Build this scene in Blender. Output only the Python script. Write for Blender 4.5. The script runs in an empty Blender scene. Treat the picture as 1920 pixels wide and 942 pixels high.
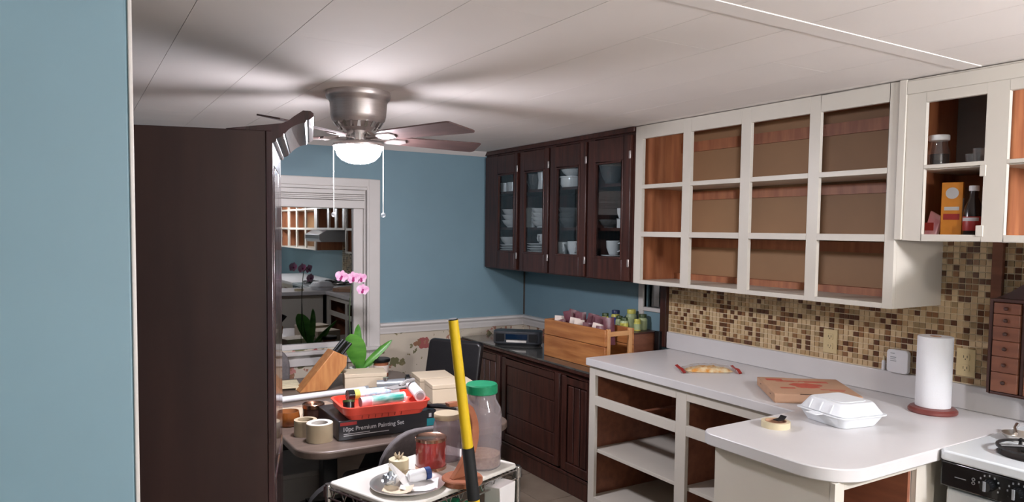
import bpy, bmesh, math, random
from mathutils import Matrix, Vector
random.seed(7)
PI = math.pi
S = bpy.context.scene
COL = S.collection
# ------------------------------------------------------------------ camera
yaw, pit, rol = (math.radians(a) for a in (31.564, -3.186, 0.646))
F = Vector((math.sin(yaw)*math.cos(pit), math.cos(yaw)*math.cos(pit), math.sin(pit)))
R0 = Vector((math.cos(yaw), -math.sin(yaw), 0)); U0 = R0.cross(F)
RR = R0*math.cos(rol)+U0*math.sin(rol); UU = -R0*math.sin(rol)+U0*math.cos(rol)
cd = bpy.data.cameras.new('camera'); cam = bpy.data.objects.new('camera', cd); COL.objects.link(cam)
mw = Matrix((RR, UU, -F)).transposed().to_4x4(); mw.translation = (-3.058, -4.803, 1.611)
cam.matrix_world = mw
cd.sensor_width = 36; cd.lens = 1356.9/1920*36; cd.shift_x = -1.2/1920; cd.shift_y = 36/1920
cd.clip_start = .05
S.camera = cam
# ------------------------------------------------------------------ world (night outside) and exposure
W = bpy.data.worlds.new('night'); S.world = W; W.use_nodes = True
W.node_tree.nodes['Background'].inputs[0].default_value = (.03, .035, .05, 1)
W.node_tree.nodes['Background'].inputs[1].default_value = .25
S.view_settings.view_transform = 'Standard'; S.view_settings.look = 'None'
S.view_settings.gamma = 1; S.view_settings.use_curve_mapping = False
S.view_settings.exposure = 0.3
FAN_POWER = 250.0       # emission of the fan's glass bowl
KIT_POWER = 330.0      # emission of the kitchen ceiling lamp's bowl
ROOM_POWER = 150.0     # emission of the living-area pendant globe

# ------------------------------------------------------------------ materials
def lin(h):
    h = h.lstrip('#'); o = []
    for i in (0, 2, 4):
        c = int(h[i:i+2], 16)/255
        o.append(c/12.92 if c <= .04045 else ((c+.055)/1.055)**2.4)
    return (*o, 1)
def nd(nt, t, **k):
    n = nt.nodes.new(t)
    for a, b in k.items(): setattr(n, a, b)
    return n
def mat(name, col, rough=.5, metal=0, var=0, scale=8, col2=None, stretch=None, bump=0, bscale=60, emit=None, spec=.5, coat=0, trans=0, alpha=1):
    m = bpy.data.materials.new(name); m.use_nodes = True; nt = m.node_tree
    p = nt.nodes['Principled BSDF']; c = lin(col)
    p.inputs['Base Color'].default_value = c; p.inputs['Roughness'].default_value = rough
    p.inputs['Metallic'].default_value = metal; p.inputs['Specular IOR Level'].default_value = spec
    p.inputs['Coat Weight'].default_value = coat; p.inputs['Transmission Weight'].default_value = trans
    p.inputs['Alpha'].default_value = alpha
    tc = nd(nt, 'ShaderNodeTexCoord'); mp = nd(nt, 'ShaderNodeMapping')
    nt.links.new(tc.outputs['Object'], mp.inputs[0])
    if stretch: mp.inputs['Scale'].default_value = stretch
    if col2 or var:
        n = nd(nt, 'ShaderNodeTexNoise'); n.inputs['Scale'].default_value = scale; n.inputs['Detail'].default_value = 5
        nt.links.new(mp.outputs[0], n.inputs['Vector'])
        r = nd(nt, 'ShaderNodeValToRGB'); r.color_ramp.elements[0].position = .35; r.color_ramp.elements[1].position = .65
        if col2: a, b = c, lin(col2)
        else: a, b = tuple(x*(1-var) for x in c[:3])+(1,), tuple(min(1, x*(1+var)) for x in c[:3])+(1,)
        r.color_ramp.elements[0].color = a; r.color_ramp.elements[1].color = b
        nt.links.new(n.outputs[0], r.inputs[0]); nt.links.new(r.outputs[0], p.inputs['Base Color'])
    if bump:
        n2 = nd(nt, 'ShaderNodeTexNoise'); n2.inputs['Scale'].default_value = bscale
        nt.links.new(mp.outputs[0], n2.inputs['Vector'])
        bp = nd(nt, 'ShaderNodeBump'); bp.inputs['Strength'].default_value = bump; bp.inputs['Distance'].default_value = .004
        nt.links.new(n2.outputs[0], bp.inputs['Height']); nt.links.new(bp.outputs[0], p.inputs['Normal'])
    if emit:
        p.inputs['Emission Color'].default_value = lin(emit[0]); p.inputs['Emission Strength'].default_value = emit[1]
    return m
def thin_glass(name, ior=1.45, tint='FFFFFF', rough=.02, haze=0, hazecol='FFFFFF'):
    m = bpy.data.materials.new(name); m.use_nodes = True; nt = m.node_tree; nt.nodes.clear()
    o = nd(nt, 'ShaderNodeOutputMaterial'); mx = nd(nt, 'ShaderNodeMixShader'); fr = nd(nt, 'ShaderNodeFresnel')
    t = nd(nt, 'ShaderNodeBsdfTransparent'); g = nd(nt, 'ShaderNodeBsdfGlossy')
    ge = nd(nt, 'ShaderNodeNewGeometry'); m1 = nd(nt, 'ShaderNodeMath', operation='MULTIPLY_ADD'); pw = nd(nt, 'ShaderNodeMath', operation='POWER')
    m1.inputs[1].default_value = -2; m1.inputs[2].default_value = 1; pw.inputs[0].default_value = ior   # same fresnel on both sides of the sheet
    nt.links.new(ge.outputs['Backfacing'], m1.inputs[0]); nt.links.new(m1.outputs[0], pw.inputs[1]); nt.links.new(pw.outputs[0], fr.inputs[0])
    t.inputs[0].default_value = lin(tint); g.inputs['Roughness'].default_value = rough
    g.inputs[0].default_value = (1, 1, 1, 1)
    base = t.outputs[0]
    if haze:
        d = nd(nt, 'ShaderNodeBsdfDiffuse'); d.inputs[0].default_value = lin(hazecol)
        m2 = nd(nt, 'ShaderNodeMixShader'); m2.inputs[0].default_value = haze
        nt.links.new(t.outputs[0], m2.inputs[1]); nt.links.new(d.outputs[0], m2.inputs[2]); base = m2.outputs[0]
    nt.links.new(fr.outputs[0], mx.inputs[0]); nt.links.new(base, mx.inputs[1]); nt.links.new(g.outputs[0], mx.inputs[2])
    nt.links.new(mx.outputs[0], o.inputs[0])
    return m
def wallpaper_mat():
    m = mat('wallpaper_floral', 'C4B8A6', .75); nt = m.node_tree; p = nt.nodes['Principled BSDF']
    tc = nd(nt, 'ShaderNodeTexCoord'); mp = nd(nt, 'ShaderNodeMapping'); mp.inputs['Scale'].default_value = (1, 1, 1)
    nt.links.new(tc.outputs['Object'], mp.inputs[0])
    wn = nd(nt, 'ShaderNodeTexNoise'); wn.inputs['Scale'].default_value = 26; wn.inputs['Detail'].default_value = 2
    nt.links.new(mp.outputs[0], wn.inputs['Vector'])
    vm = nd(nt, 'ShaderNodeVectorMath', operation='MULTIPLY_ADD'); vm.inputs[1].default_value = (.07, .07, .07)
    nt.links.new(wn.outputs['Color'], vm.inputs[0]); nt.links.new(mp.outputs[0], vm.inputs[2])
    prev = None
    base = nd(nt, 'ShaderNodeRGB'); base.outputs[0].default_value = lin('C6BAA8'); prev = base.outputs[0]
    for sc, th, cols in ((6, .27, ('9C5450', 'B77C74', '6E6B4A', 'C6BAA8')), (11, .27, ('6B6648', '8A6248', 'C6BAA8', '77704F')), (20, .24, ('857A58', 'A0705C', 'C6BAA8', 'C6BAA8'))):
        v = nd(nt, 'ShaderNodeTexVoronoi'); v.inputs['Scale'].default_value = sc
        nt.links.new(vm.outputs[0], v.inputs['Vector'])
        lt = nd(nt, 'ShaderNodeMath', operation='LESS_THAN'); lt.inputs[1].default_value = th
        nt.links.new(v.outputs['Distance'], lt.inputs[0])
        sp = nd(nt, 'ShaderNodeSeparateColor'); nt.links.new(v.outputs['Color'], sp.inputs[0])
        rp = nd(nt, 'ShaderNodeValToRGB'); rp.color_ramp.interpolation = 'CONSTANT'
        while len(rp.color_ramp.elements) < 4: rp.color_ramp.elements.new(.5)
        for e, ps, c in zip(rp.color_ramp.elements, (0, .25, .5, .75), cols): e.position = ps; e.color = lin(c)
        nt.links.new(sp.outputs[0], rp.inputs[0])
        mx = nd(nt, 'ShaderNodeMix', data_type='RGBA')
        nt.links.new(lt.outputs[0], mx.inputs[0]); nt.links.new(prev, mx.inputs[6]); nt.links.new(rp.outputs[0], mx.inputs[7])
        prev = mx.outputs[2]
    nt.links.new(prev, p.inputs['Base Color'])
    return m
M = {}
M['blue'] = mat('blue_paint', '74909B', .55, var=.03, scale=3, bump=.03, bscale=90)
M['ceil'] = mat('ceiling_board', 'ECE5DF', .85, var=.02, scale=2, spec=.25)
M['gap'] = mat('ceiling_gap', '5A544F', .9, var=.05)
M['trim'] = mat('white_trim', 'CFC9C4', .4, var=.02)
M['cream'] = mat('cream_cabinet_paint', 'CEC7BB', .42, var=.03, scale=4)
M['lam'] = mat('white_laminate', 'D0CDCC', .32, var=.02, scale=5)
M['paper'] = wallpaper_mat()
M['dark'] = mat('dark_mahogany', '321B17', .34, col2='4A2820', scale=7, stretch=(6, 6, .5), bump=.05)
M['darkgloss'] = mat('dark_mahogany_varnished', '30201E', .22, col2='40272A', scale=6, stretch=(6, 6, .5), coat=.5)
M['hutch'] = mat('hutch_veneer', '2C1B18', .45, col2='38241F', scale=3, stretch=(3, 3, .4), bump=.03)
M['darktop'] = mat('dark_stone_top', '3A3A38', .12, col2='55544F', scale=14, coat=.3)
M['pine'] = mat('knotty_pine', '9C5F40', .5, col2='B5764F', scale=6, stretch=(5, 5, .6))
M['hard'] = mat('tan_hardboard', 'A07A55', .6, var=.06, scale=3)
M['brown'] = mat('brown_cabinet_wood', '7A4A36', .5, col2='90593F', scale=5, stretch=(5, 1, 5))
M['floor'] = mat('floor_tile', '7C6E60', .45, col2='8B7C6C', scale=5, bump=.05, bscale=20)
M['grout'] = mat('floor_grout', '51473E', .8, var=.05)
M['mgrout'] = mat('mosaic_grout', 'E2D0B0', .7, var=.05)
MOS = [mat('mosaic_'+n, c, .22, var=.06, scale=30) for n, c in (('cream', 'C6AC86'), ('sand', 'B2946C'), ('brown', '86603F'), ('dark', '5C3A26'), ('olive', '9C8460'))]
M['steel'] = mat('brushed_nickel', 'C6BCB8', .42, .85, var=.05, scale=20, stretch=(1, 1, 12))
M['chrome'] = mat('chrome', 'C8C8C8', .18, 1, var=.02)
M['blade'] = mat('fan_blade_walnut', '523E3B', .45, col2='604945', scale=5, stretch=(1, 8, 8))
M['black'] = mat('black_plastic', '101012', .4, var=.1)
M['leather'] = mat('black_leather', '1B191B', .38, var=.1, scale=30, bump=.15, bscale=120)
M['greyfab'] = mat('grey_fabric', '6A6464', .9, var=.12, scale=60, bump=.3, bscale=300)
M['darkfab'] = mat('charcoal_fabric', '2A2828', .85, var=.12, scale=60, bump=.2, bscale=300)
M['table'] = mat('dark_table_top', '5E5048', .35, col2='6E5E54', scale=5, stretch=(1, 6, 6))
M['white'] = mat('white_plastic', 'E2E2E4', .35, var=.02)
M['cartw'] = mat('white_cart_board', 'DCD8CF', .4, var=.03)
M['ceramic'] = mat('white_ceramic', 'E4E2E0', .2, var=.01)
M['yellow'] = mat('yellow_fibreglass', 'E2BE22', .38, var=.04)
M['grip'] = mat('black_rubber_grip', '1A1B1C', .6, var=.1, bump=.1)
M['green'] = mat('green_lid', '15855A', .4, var=.06, scale=20)
M['red'] = mat('red_tray_plastic', 'E0503E', .35, var=.03)
M['redglass'] = mat('red_candle_glass', 'A03C38', .15, var=.05, coat=.5)
M['copper'] = mat('rose_gold_lid', 'C79C86', .22, 1, var=.1, scale=30)
M['wax'] = mat('cream_wax', 'CFC2A0', .5, var=.04)
M['amber'] = mat('amber_glass', '8F5226', .18, var=.1, scale=12, coat=.4)
M['jarbrown'] = mat('brown_jar', '4A322C', .2, var=.08, coat=.4)
M['tan'] = mat('tan_tape', 'B9A88C', .5, var=.05)
M['bone'] = mat('white_roll', 'D8D3CC', .5, var=.02)
M['card'] = mat('kraft_cardboard', 'B08A6E', .75, var=.05, scale=12)
M['cardd'] = mat('cardboard_slot', '4A3223', .8, var=.05)
M['redprint'] = mat('red_ink', 'B2503E', .7, var=.1, scale=40)
M['foam'] = mat('white_foam', 'E6E9EC', .35, var=.01, bump=.05, bscale=200)
M['towel'] = mat('paper_towel', 'E6E6E8', .85, var=.01, bump=.2, bscale=200)
M['cherry'] = mat('cherry_stain', '6A3430', .35, col2='7A403A', scale=8)
M['walnut'] = mat('walnut_drawers', '6E4230', .4, col2='80503A', scale=6, stretch=(2, .6, 6))
M['walnutd'] = mat('walnut_dark', '3A2018', .4, col2='4A2A20', scale=6)
M['crate'] = mat('honey_pine_crate', '9A5C30', .4, col2='BC7E48', scale=5, stretch=(4, .7, 7), coat=.2)
M['cratel'] = mat('light_pine', 'C08A58', .45, col2='CE9C6A', scale=6)
M['beige'] = mat('beige_outlet', 'CDB98D', .35, var=.02)
M['slot'] = mat('socket_slot', '4C4030', .6, var=.05)
M['ylab'] = mat('yellow_label', 'C9C25A', .4, var=.05)
M['glab'] = mat('pale_green_label', 'A8B486', .4, var=.05)
M['oliv'] = mat('olive_cap', '3A4A22', .4, var=.05)
M['navy'] = mat('navy_cap', '26325A', .35, var=.05)
M['blulab'] = mat('blue_label', '3A4A8A', .4, var=.05)
M['pack'] = mat('maroon_foil', '5A2C34', .35, col2='70404A', scale=30)
M['packw'] = mat('white_sachet', 'D8C8BC', .5, var=.05)
M['radio'] = mat('graphite_plastic', '3C3E42', .4, var=.05)
M['snack'] = mat('yellow_orange_snacks', 'D08A2C', .45, col2='E6D8B0', scale=38)
M['silver'] = mat('silver_plastic', 'A8ACB0', .3, .4, var=.02)
M['screen'] = mat('radio_screen', '060A14', .1, var=.1, emit=('3A6AA0', .06))
M['leaf'] = mat('orchid_leaf', '3E7A2A', .35, col2='5E9A3C', scale=7, stretch=(1, 1, 3))
M['stem'] = mat('orchid_stem', '3A4A2A', .5, var=.1)
M['petal'] = mat('orchid_petal', 'D88AB8', .5, col2='EEC8DC', scale=30)
M['lip'] = mat('orchid_lip', 'A02A6A', .5, var=.1)
M['boxc'] = mat('cream_carton', 'D8C6AC', .6, var=.02)
M['setbox'] = mat('black_printed_carton', '26262A', .3, var=.08, coat=.3)
M['teal'] = mat('teal_print', '1A8A94', .4, var=.05)
M['print'] = mat('white_print', 'C9C9CC', .5, var=.03)
M['orange'] = mat('orange_carton', 'D88A2A', .5, var=.06, scale=20)
M['pink'] = mat('pink_sachet', 'E0A0AC', .5, col2='F0D0D4', scale=25)
M['dkliquid'] = mat('dark_liquid', '1C1210', .2, var=.1)
M['redlab'] = mat('red_label', 'A02A26', .4, var=.06)
M['pasta'] = mat('dry_seed_mix', 'B08A5C', .7, col2='D6B88A', scale=90, bump=.6, bscale=120)
M['stand'] = mat('reddish_wood', '94573C', .42, col2='A86A4A', scale=6, stretch=(1, 1, 4))
M['block'] = mat('knife_block_wood', 'B0713F', .42, col2='C48850', scale=8, stretch=(6, 6, 1))
M['tin'] = mat('pewter_tray', 'CFC9C2', .3, 1, var=.05)
M['foil'] = mat('crumpled_foil', 'C0C6CC', .3, .7, var=.1, bump=.6, bscale=60)
M['tissue'] = mat('white_tissue', 'E4E0DE', .8, var=.02)
M['bluecap'] = mat('blue_cap', '24407E', .4, var=.04)
M['enamel'] = mat('white_enamel', 'DDE2E4', .18, var=.01, coat=.4)
M['stoveblk'] = mat('black_stove_panel', '121315', .18, var=.1, coat=.3)
M['iron'] = mat('cast_iron', '22201F', .5, var=.15, bump=.1)
M['bin'] = mat('grey_bin_plastic', '8A8784', .5, var=.05)
M['glass'] = thin_glass('cabinet_glass', 1.4, 'F2F6F7')
M['window'] = thin_glass('window_glass', 2.6, 'A0A8AA', .012)
M['clear'] = thin_glass('clear_plastic', 1.35, 'E9E4E6', .06, .22, 'CFC6C8')
M['jarglass'] = thin_glass('clear_glass', 1.5, 'F0F0F0', .03, .1, 'D8D8D8')
M['clearjar'] = thin_glass('clear_jar_glass', 1.4, 'FAFAFA', .03, .02, 'D8D8D8')
M['night'] = mat('night_dark', '0A0B0E', .9, var=.1)
M['floralprint'] = mat('floral_placemat', 'CDB8A0', .6, col2='9A7A6A', scale=30)
M['bowl'] = mat('lit_bowl', 'F4F4F6', .4, var=.01, emit=('F6F4FF', FAN_POWER))
M['bowl3'] = mat('lit_bowl_room', 'F4F4F6', .4, var=.01, emit=('FFF6EE', ROOM_POWER))
M['bowl2'] = mat('lit_bowl_kitchen', 'F4F4F6', .4, var=.01, emit=('F6F7FF', KIT_POWER))

# ------------------------------------------------------------------ mesh helpers
class MB:
    def framex(s, x0, x1, y0, y1, z0, z1, t):
        s.box(x0, x1, y0, y0+t, z0, z1); s.box(x0, x1, y1-t, y1, z0, z1); s.box(x0, x1, y0+t, y1-t, z0, z0+t); return s.box(x0, x1, y0+t, y1-t, z1-t, z1)
    def __init__(s): s.v = []; s.f = []; s.m = []; s.cm = 0
    def add(s, vs, fs):
        k = len(s.v); s.v += [tuple(p) for p in vs]
        for f in fs: s.f.append([i+k for i in f]); s.m.append(s.cm)
        return s
    def box(s, x0, x1, y0, y1, z0, z1):
        return s.hexa([(x0, y0, z0), (x1, y0, z0), (x1, y1, z0), (x0, y1, z0), (x0, y0, z1), (x1, y0, z1), (x1, y1, z1), (x0, y1, z1)])
    def hexa(s, p):
        return s.add(p, [(0, 3, 2, 1), (4, 5, 6, 7), (0, 1, 5, 4), (1, 2, 6, 5), (2, 3, 7, 6), (3, 0, 4, 7)])
    def prism(s, poly, ax, a0, a1):
        def P(q, a): return {'x': (a, q[0], q[1]), 'y': (q[0], a, q[1]), 'z': (q[0], q[1], a)}[ax]
        n = len(poly)
        return s.add([P(q, a0) for q in poly]+[P(q, a1) for q in poly],
                     [list(range(n))[::-1], list(range(n, 2*n))]+[(i, (i+1) % n, n+(i+1) % n, n+i) for i in range(n)])
    def lathe(s, prof, c=(0, 0, 0), n=24, ax='z', a0=0, a1=2*PI):
        vs = []; fs = []; m = len(prof); full = abs(a1-a0-2*PI) < 1e-6
        k = n if full else n+1
        for i in range(k):
            a = a0+(a1-a0)*i/n
            for r, z in prof:
                q = (r*math.cos(a), r*math.sin(a), z)
                if ax == 'x': q = (q[2], q[0], q[1])
                if ax == 'y': q = (q[1], q[2], q[0])
                vs.append((q[0]+c[0], q[1]+c[1], q[2]+c[2]))
        for i in range(n):
            j = (i+1) % k
            for t in range(m-1): fs.append((i*m+t, j*m+t, j*m+t+1, i*m+t+1))
        return s.add(vs, fs)
    def cyl(s, c, r, h, n=20, ax='z', r2=None):
        r2 = r if r2 is None else r2
        return s.lathe([(0.00001, 0), (r, 0), (r2, h), (0.00001, h)], c, n, ax)
    def tube(s, pts, r, n=8, caps=True):
        pts = [Vector(p) for p in pts]; vs = []; fs = []
        rs = r if isinstance(r, (list, tuple)) else [r]*len(pts)
        up = None
        for i, p in enumerate(pts):
            t = (pts[min(i+1, len(pts)-1)]-pts[max(i-1, 0)]).normalized()
            if up is None: up = t.orthogonal().normalized()
            up = (up-t*up.dot(t)).normalized(); b = t.cross(up)
            for k in range(n):
                a = 2*PI*k/n; vs.append(p+(up*math.cos(a)+b*math.sin(a))*rs[i])
        for i in range(len(pts)-1):
            for k in range(n): fs.append((i*n+k, i*n+(k+1) % n, (i+1)*n+(k+1) % n, (i+1)*n+k))
        if caps: fs += [list(range(n))[::-1], [(len(pts)-1)*n+k for k in range(n)]]
        return s.add(vs, fs)
    def ball(s, c, r, n=12, sz=1):
        return s.lathe([(max(1e-5, r*math.sin(PI*i/8)), -r*sz*math.cos(PI*i/8)) for i in range(9)], c, n)
    def strip(s, pts, widths, nrm, cup=0, th=.0015):
        """leaf or petal: centre line pts, half widths, side vectors; a thin closed sheet"""
        vs = []; fs = []; n = len(pts)
        for sgn in (1, -1):
            for p, w, sd in zip(pts, widths, nrm):
                p = Vector(p); sd = Vector(sd)
                t = (Vector(pts[-1])-Vector(pts[0])); up = t.cross(sd).normalized()
                for q in (-1, -.5, 0, .5, 1): vs.append(p+sd*w*q+up*(abs(q)*w*cup+sgn*th))
        for o in (0, 5*n):
            for i in range(n-1):
                for k in range(4): fs.append((o+i*5+k, o+i*5+k+1, o+i*5+6+k, o+i*5+5+k))
        for i in range(n-1):
            for k in (0, 4): fs.append((i*5+k, i*5+5+k, 5*n+i*5+5+k, 5*n+i*5+k))
        return s.add(vs, fs)
    def xf(s, mtx, k0=0):
        s.v = s.v[:k0]+[tuple(mtx @ Vector(p)) for p in s.v[k0:]]; return s
    def build(s, name, m, parent=None, loc=None, w=False, bevel=0, seg=2, smooth=35):
        off = Vector((0, 0, 0))
        if w and parent:
            r = parent
            while r.parent: r = r.parent
            off = r.location
        if loc and w: off = Vector(loc)
        me = bpy.data.meshes.new(name)
        me.from_pydata([tuple(Vector(p)-off) for p in s.v], [], s.f)
        for q in (m if isinstance(m, list) else [m]): me.materials.append(M[q] if isinstance(q, str) else q)
        bm = bmesh.new(); bm.from_mesh(me)
        for f, i in zip(bm.faces, s.m): f.material_index = i
        bmesh.ops.remove_doubles(bm, verts=bm.verts, dist=2e-5)
        bmesh.ops.recalc_face_normals(bm, faces=bm.faces); bm.to_mesh(me); bm.free()
        if smooth:
            me.polygons.foreach_set('use_smooth', [True]*len(me.polygons)); me.set_sharp_from_angle(angle=math.radians(smooth))
        o = bpy.data.objects.new(name, me); COL.objects.link(o)
        if parent: o.parent = parent
        if loc: o.location = loc
        if bevel:
            b = o.modifiers.new('bevel', 'BEVEL'); b.width = bevel; b.segments = seg; b.limit_method = 'ANGLE'; b.angle_limit = math.radians(40)
        return o
def B(*a): return MB().box(*a)
def tag(o, label=None, cat=None, group=None, kind=None):
    if label: o['label'] = label
    if cat: o['category'] = cat
    if group: o['group'] = group
    if kind: o['kind'] = kind
    return o
def thing(name, label, cat, loc=(0, 0, 0), rz=0, group=None):
    o = bpy.data.objects.new(name, None); COL.objects.link(o); o.location = loc; o.rotation_euler = (0, 0, math.radians(rz))
    o.empty_display_size = .05
    return tag(o, label, cat, group)
def share(name, me, parent, loc, rot=None, scale=None):
    o = bpy.data.objects.new(name, me); COL.objects.link(o); o.parent = parent; o.location = loc
    if rot: o.rotation_euler = rot
    if scale: o.scale = scale
    return o
def meshonly(mb, name, m):
    o = mb.build(name, m); me = o.data; bpy.data.objects.remove(o); return me
def struct(o): o['kind'] = 'structure'; return o
def rrect(x0, x1, y0, y1, r, n=6, corners=(1, 1, 1, 1)):
    """rounded rectangle outline, corners order: (x1,y1),(x0,y1),(x0,y0),(x1,y0)"""
    out = []
    for (cx, cy, a, on, px, py) in ((x1-r, y1-r, 0, corners[0], x1, y1), (x0+r, y1-r, 90, corners[1], x0, y1), (x0+r, y0+r, 180, corners[2], x0, y0), (x1-r, y0+r, 270, corners[3], x1, y0)):
        if on:
            for i in range(n+1):
                t = math.radians(a+90*i/n); out.append((cx+r*math.cos(t), cy+r*math.sin(t)))
        else: out.append((px, py))
    return out
def text_mesh(name, txt, size, m, parent, mtx):
    cu = bpy.data.curves.new(name, 'FONT'); cu.body = txt; cu.size = size; cu.extrude = .0002; cu.offset = size*.012
    to = bpy.data.objects.new('t', cu); COL.objects.link(to); bpy.context.view_layer.update()
    me = bpy.data.meshes.new_from_object(to.evaluated_get(bpy.context.evaluated_depsgraph_get()))
    bpy.data.objects.remove(to); me.name = name; me.materials.clear(); me.materials.append(M[m]); me.transform(mtx)
    o = bpy.data.objects.new(name, me); COL.objects.link(o); o.parent = parent
    return o

FZ = .05      # floor level
CZ = 2.195    # ceiling level
XL, YN = -4.6, -7.6
# ================================================================== setting
fl = struct(B(XL-.1, .1, YN-.1, .1, FZ-.06, FZ-.003).build('floor', 'grout'))
tm = meshonly(MB().prism(rrect(-.2225, .2225, -.2225, .2225, .006, 2), 'z', -.008, 0), 'floor_tile', 'floor')
i = 0
for a in range(11):
    for b in range(17):
        x = -.10-.45*a; y = -.30-.45*b
        if x-.225 > XL-.2: share('floor_tile', tm, fl, (x, y, FZ+random.uniform(-.0006, .0004)))
ce = struct(B(XL-.1, .1, YN-.1, .1, CZ+.006, CZ+.06).build('ceiling', 'gap'))
Wd = .2955; L = 2.4
pm = meshonly(B(-Wd/2+.0009, Wd/2-.0009, -L/2+.0006, L/2-.0006, 0, .008), 'ceiling_panel', 'ceil')
k = 0
for a in range(-7, 11):
    xc = -2.762+Wd*(a+.5)
    if xc < XL or xc > .1: continue
    off = {1: -2.545, 4: -3.12}.get(a, -2.545-.58*((a*2+5) % 4))
    y = off-L/2
    while y+L/2 < -.0: y += L
    while y-L/2 > YN or y > YN-L/2+.01:
        if y+L/2 < YN: break
        y1 = min(y+L/2, .05); y0 = max(y-L/2, YN)
        if y1-y0 > .1:
            share('ceiling_panel', pm, ce, (xc, (y0+y1)/2, CZ+random.uniform(0, .0002)), scale=(1, (y1-y0)/L, 1))
        y -= L
struct(B(XL, -.36, -3.488, -3.42, CZ-.0025, CZ+.002).build('trim_1', 'ceil', bevel=.001))

# back wall with the window opening
wx0, wx1, wz0, wz1 = -2.58, -1.30, .80, 1.885
mb = MB(); mb.box(XL-.1, wx0, 0, .12, FZ, CZ); mb.box(wx1, .12, 0, .12, FZ, CZ); mb.box(wx0, wx1, 0, .12, FZ, wz0); mb.box(wx0, wx1, 0, .12, wz1, CZ)
wb = struct(mb.build('wall_back', 'blue'))
mb = MB(); mb.box(XL, wx0, -.003, 0.001, FZ, .90); mb.box(wx1, 0, -.003, 0.001, FZ, .90); mb.box(wx0, wx1, -.003, .001, FZ, wz0)
mb.build('wallpaper', 'paper', wb)
# right wall
oy0, oy1, oz0, oz1 = -1.60, -1.40, 1.13, 1.75
mb = MB(); mb.box(0, .12, YN-.1, oy0, FZ, CZ); mb.box(0, .12, oy1, 0, FZ, CZ); mb.box(0, .12, oy0, oy1, FZ, oz0); mb.box(0, .12, oy0, oy1, oz1, CZ)
wr = struct(mb.build('wall_right', 'blue'))
B(-.003, .001, -1.35, -.003, FZ, .90).build('wallpaper', 'paper', wr)
# partition, left and rear walls
wl = struct(B(XL, -2.972, -3.5, -3.39, FZ, CZ).build('wall_left', 'blue', bevel=.004))
struct(B(-2.9725, -2.966, -3.502, -3.388, FZ, CZ).build('trim_2', 'trim', bevel=.002))
struct(B(XL-.1, XL, YN, 0, FZ, CZ).build('wall_far_left', 'blue'))
struct(B(XL-.1, .1, YN-.1, YN, FZ, CZ).build('wall_behind', 'blue'))
# crown, chair rail, baseboards
def profile_run(name, prof, ax, a0, a1, m='trim'):
    return struct(MB().prism(prof, ax, a0, a1).build(name, m))
profile_run('trim_3', [(0, CZ-.036), (-.006, CZ-.036), (-.012, CZ-.026), (-.028, CZ-.01), (-.032, CZ), (0, CZ)], 'x', XL, -.36)
rail = [(0, .868), (-.012, .868), (-.012, .884), (-.02, .9), (-.02, .914), (-.03, .928), (-.026, .942), (0, .946)]
profile_run('trim_4', rail, 'x', -1.205, 0)
profile_run('trim_5', rail, 'x', XL, -2.685)
profile_run('trim_6', [(q[0], q[1]) for q in rail], 'y', -1.36, 0)
base = [(0, FZ), (-.014, FZ), (-.014, .23), (-.008, .245), (0, .25)]
profile_run('baseboard_back', base, 'x', XL, -.52)
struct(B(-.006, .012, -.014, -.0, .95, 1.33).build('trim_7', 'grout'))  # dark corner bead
# window
mb = MB(); mb.box(-1.287, -1.205, -.022, .001, .70, 1.947); mb.box(-2.685, -2.603, -.022, .001, .70, 1.947); mb.box(-2.603, -1.287, -.022, .001, 1.892, 1.947)
win = struct(mb.build('window_1', 'trim', bevel=.004))
mb = MB(); mb.box(-1.302, -1.287, -.026, .06, .78, 1.90); mb.box(-1.318, -1.308, -.012, .06, .78, 1.89); mb.box(-2.603, -2.588, -.026, .06, .78, 1.9); mb.box(-2.603, -1.287, -.02, .06, 1.872, 1.892)
mb.build('jamb', 'trim', win, bevel=.002)
mb = MB(); mb.box(-1.386, -1.318, .012, .06, .79, 1.88); mb.box(-2.588, -2.52, .012, .06, .79, 1.88); mb.box(-2.588, -1.318, .012, .06, .79, .832); mb.box(-2.588, -1.318, .012, .06, 1.83, 1.88)
mb.build('sash', 'trim', win, bevel=.004)
B(-2.71, -1.19, -.055, .02, .765, .79).build('window_sill', 'trim', win, bevel=.005)
B(-2.69, -1.20, -.02, .001, .69, .765).build('apron', 'trim', win, bevel=.003)
B(-2.53, -1.38, .034, .039, .82, 1.84).build('window_pane', 'window', win)
bl = thing('roller_blind', 'rolled-up white pleated blind at the top of the large window', 'blind', (-1.95, -.012, 1.745))
B(-2.58, -1.316, -.02, .008, 1.745, 1.80).build('bottom_rail', 'trim', bl, w=True, bevel=.004)
for k in range(3): B(-2.58, -1.316, -.018, .004, 1.803+.012*k, 1.8135+.012*k).build('pleat', 'trim', bl, w=True, bevel=.002)
B(-2.58, -1.314, -.024, .008, 1.840, 1.870).build('head_rail', 'trim', bl, w=True, bevel=.003)
struct(B(-2.9, -1.0, .5, .52, .3, 2.3).build('night_backdrop', 'night'))  # no wall: near-black panel whose colour stands for the night outside
# small dark window in the right wall
mb = MB(); mb.box(-.014, .02, -1.40, -1.358, .95, 1.322); mb.box(-.012, .02, -1.575, -1.40, 1.118, 1.142)
w2 = struct(mb.build('window_2', 'trim', bevel=.003))
B(.03, .034, oy0, oy1, oz0, oz1).build('window_pane', 'window', w2)
struct(B(.3, .32, -2.2, -.8, .9, 2.0).build('night_backdrop_right', 'night'))  # night darkness behind the small pane, put into a near-black panel
struct(B(-.03, .001, -1.622, -1.572, .92, 1.322).build('trim_8', 'dark', bevel=.003))
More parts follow.
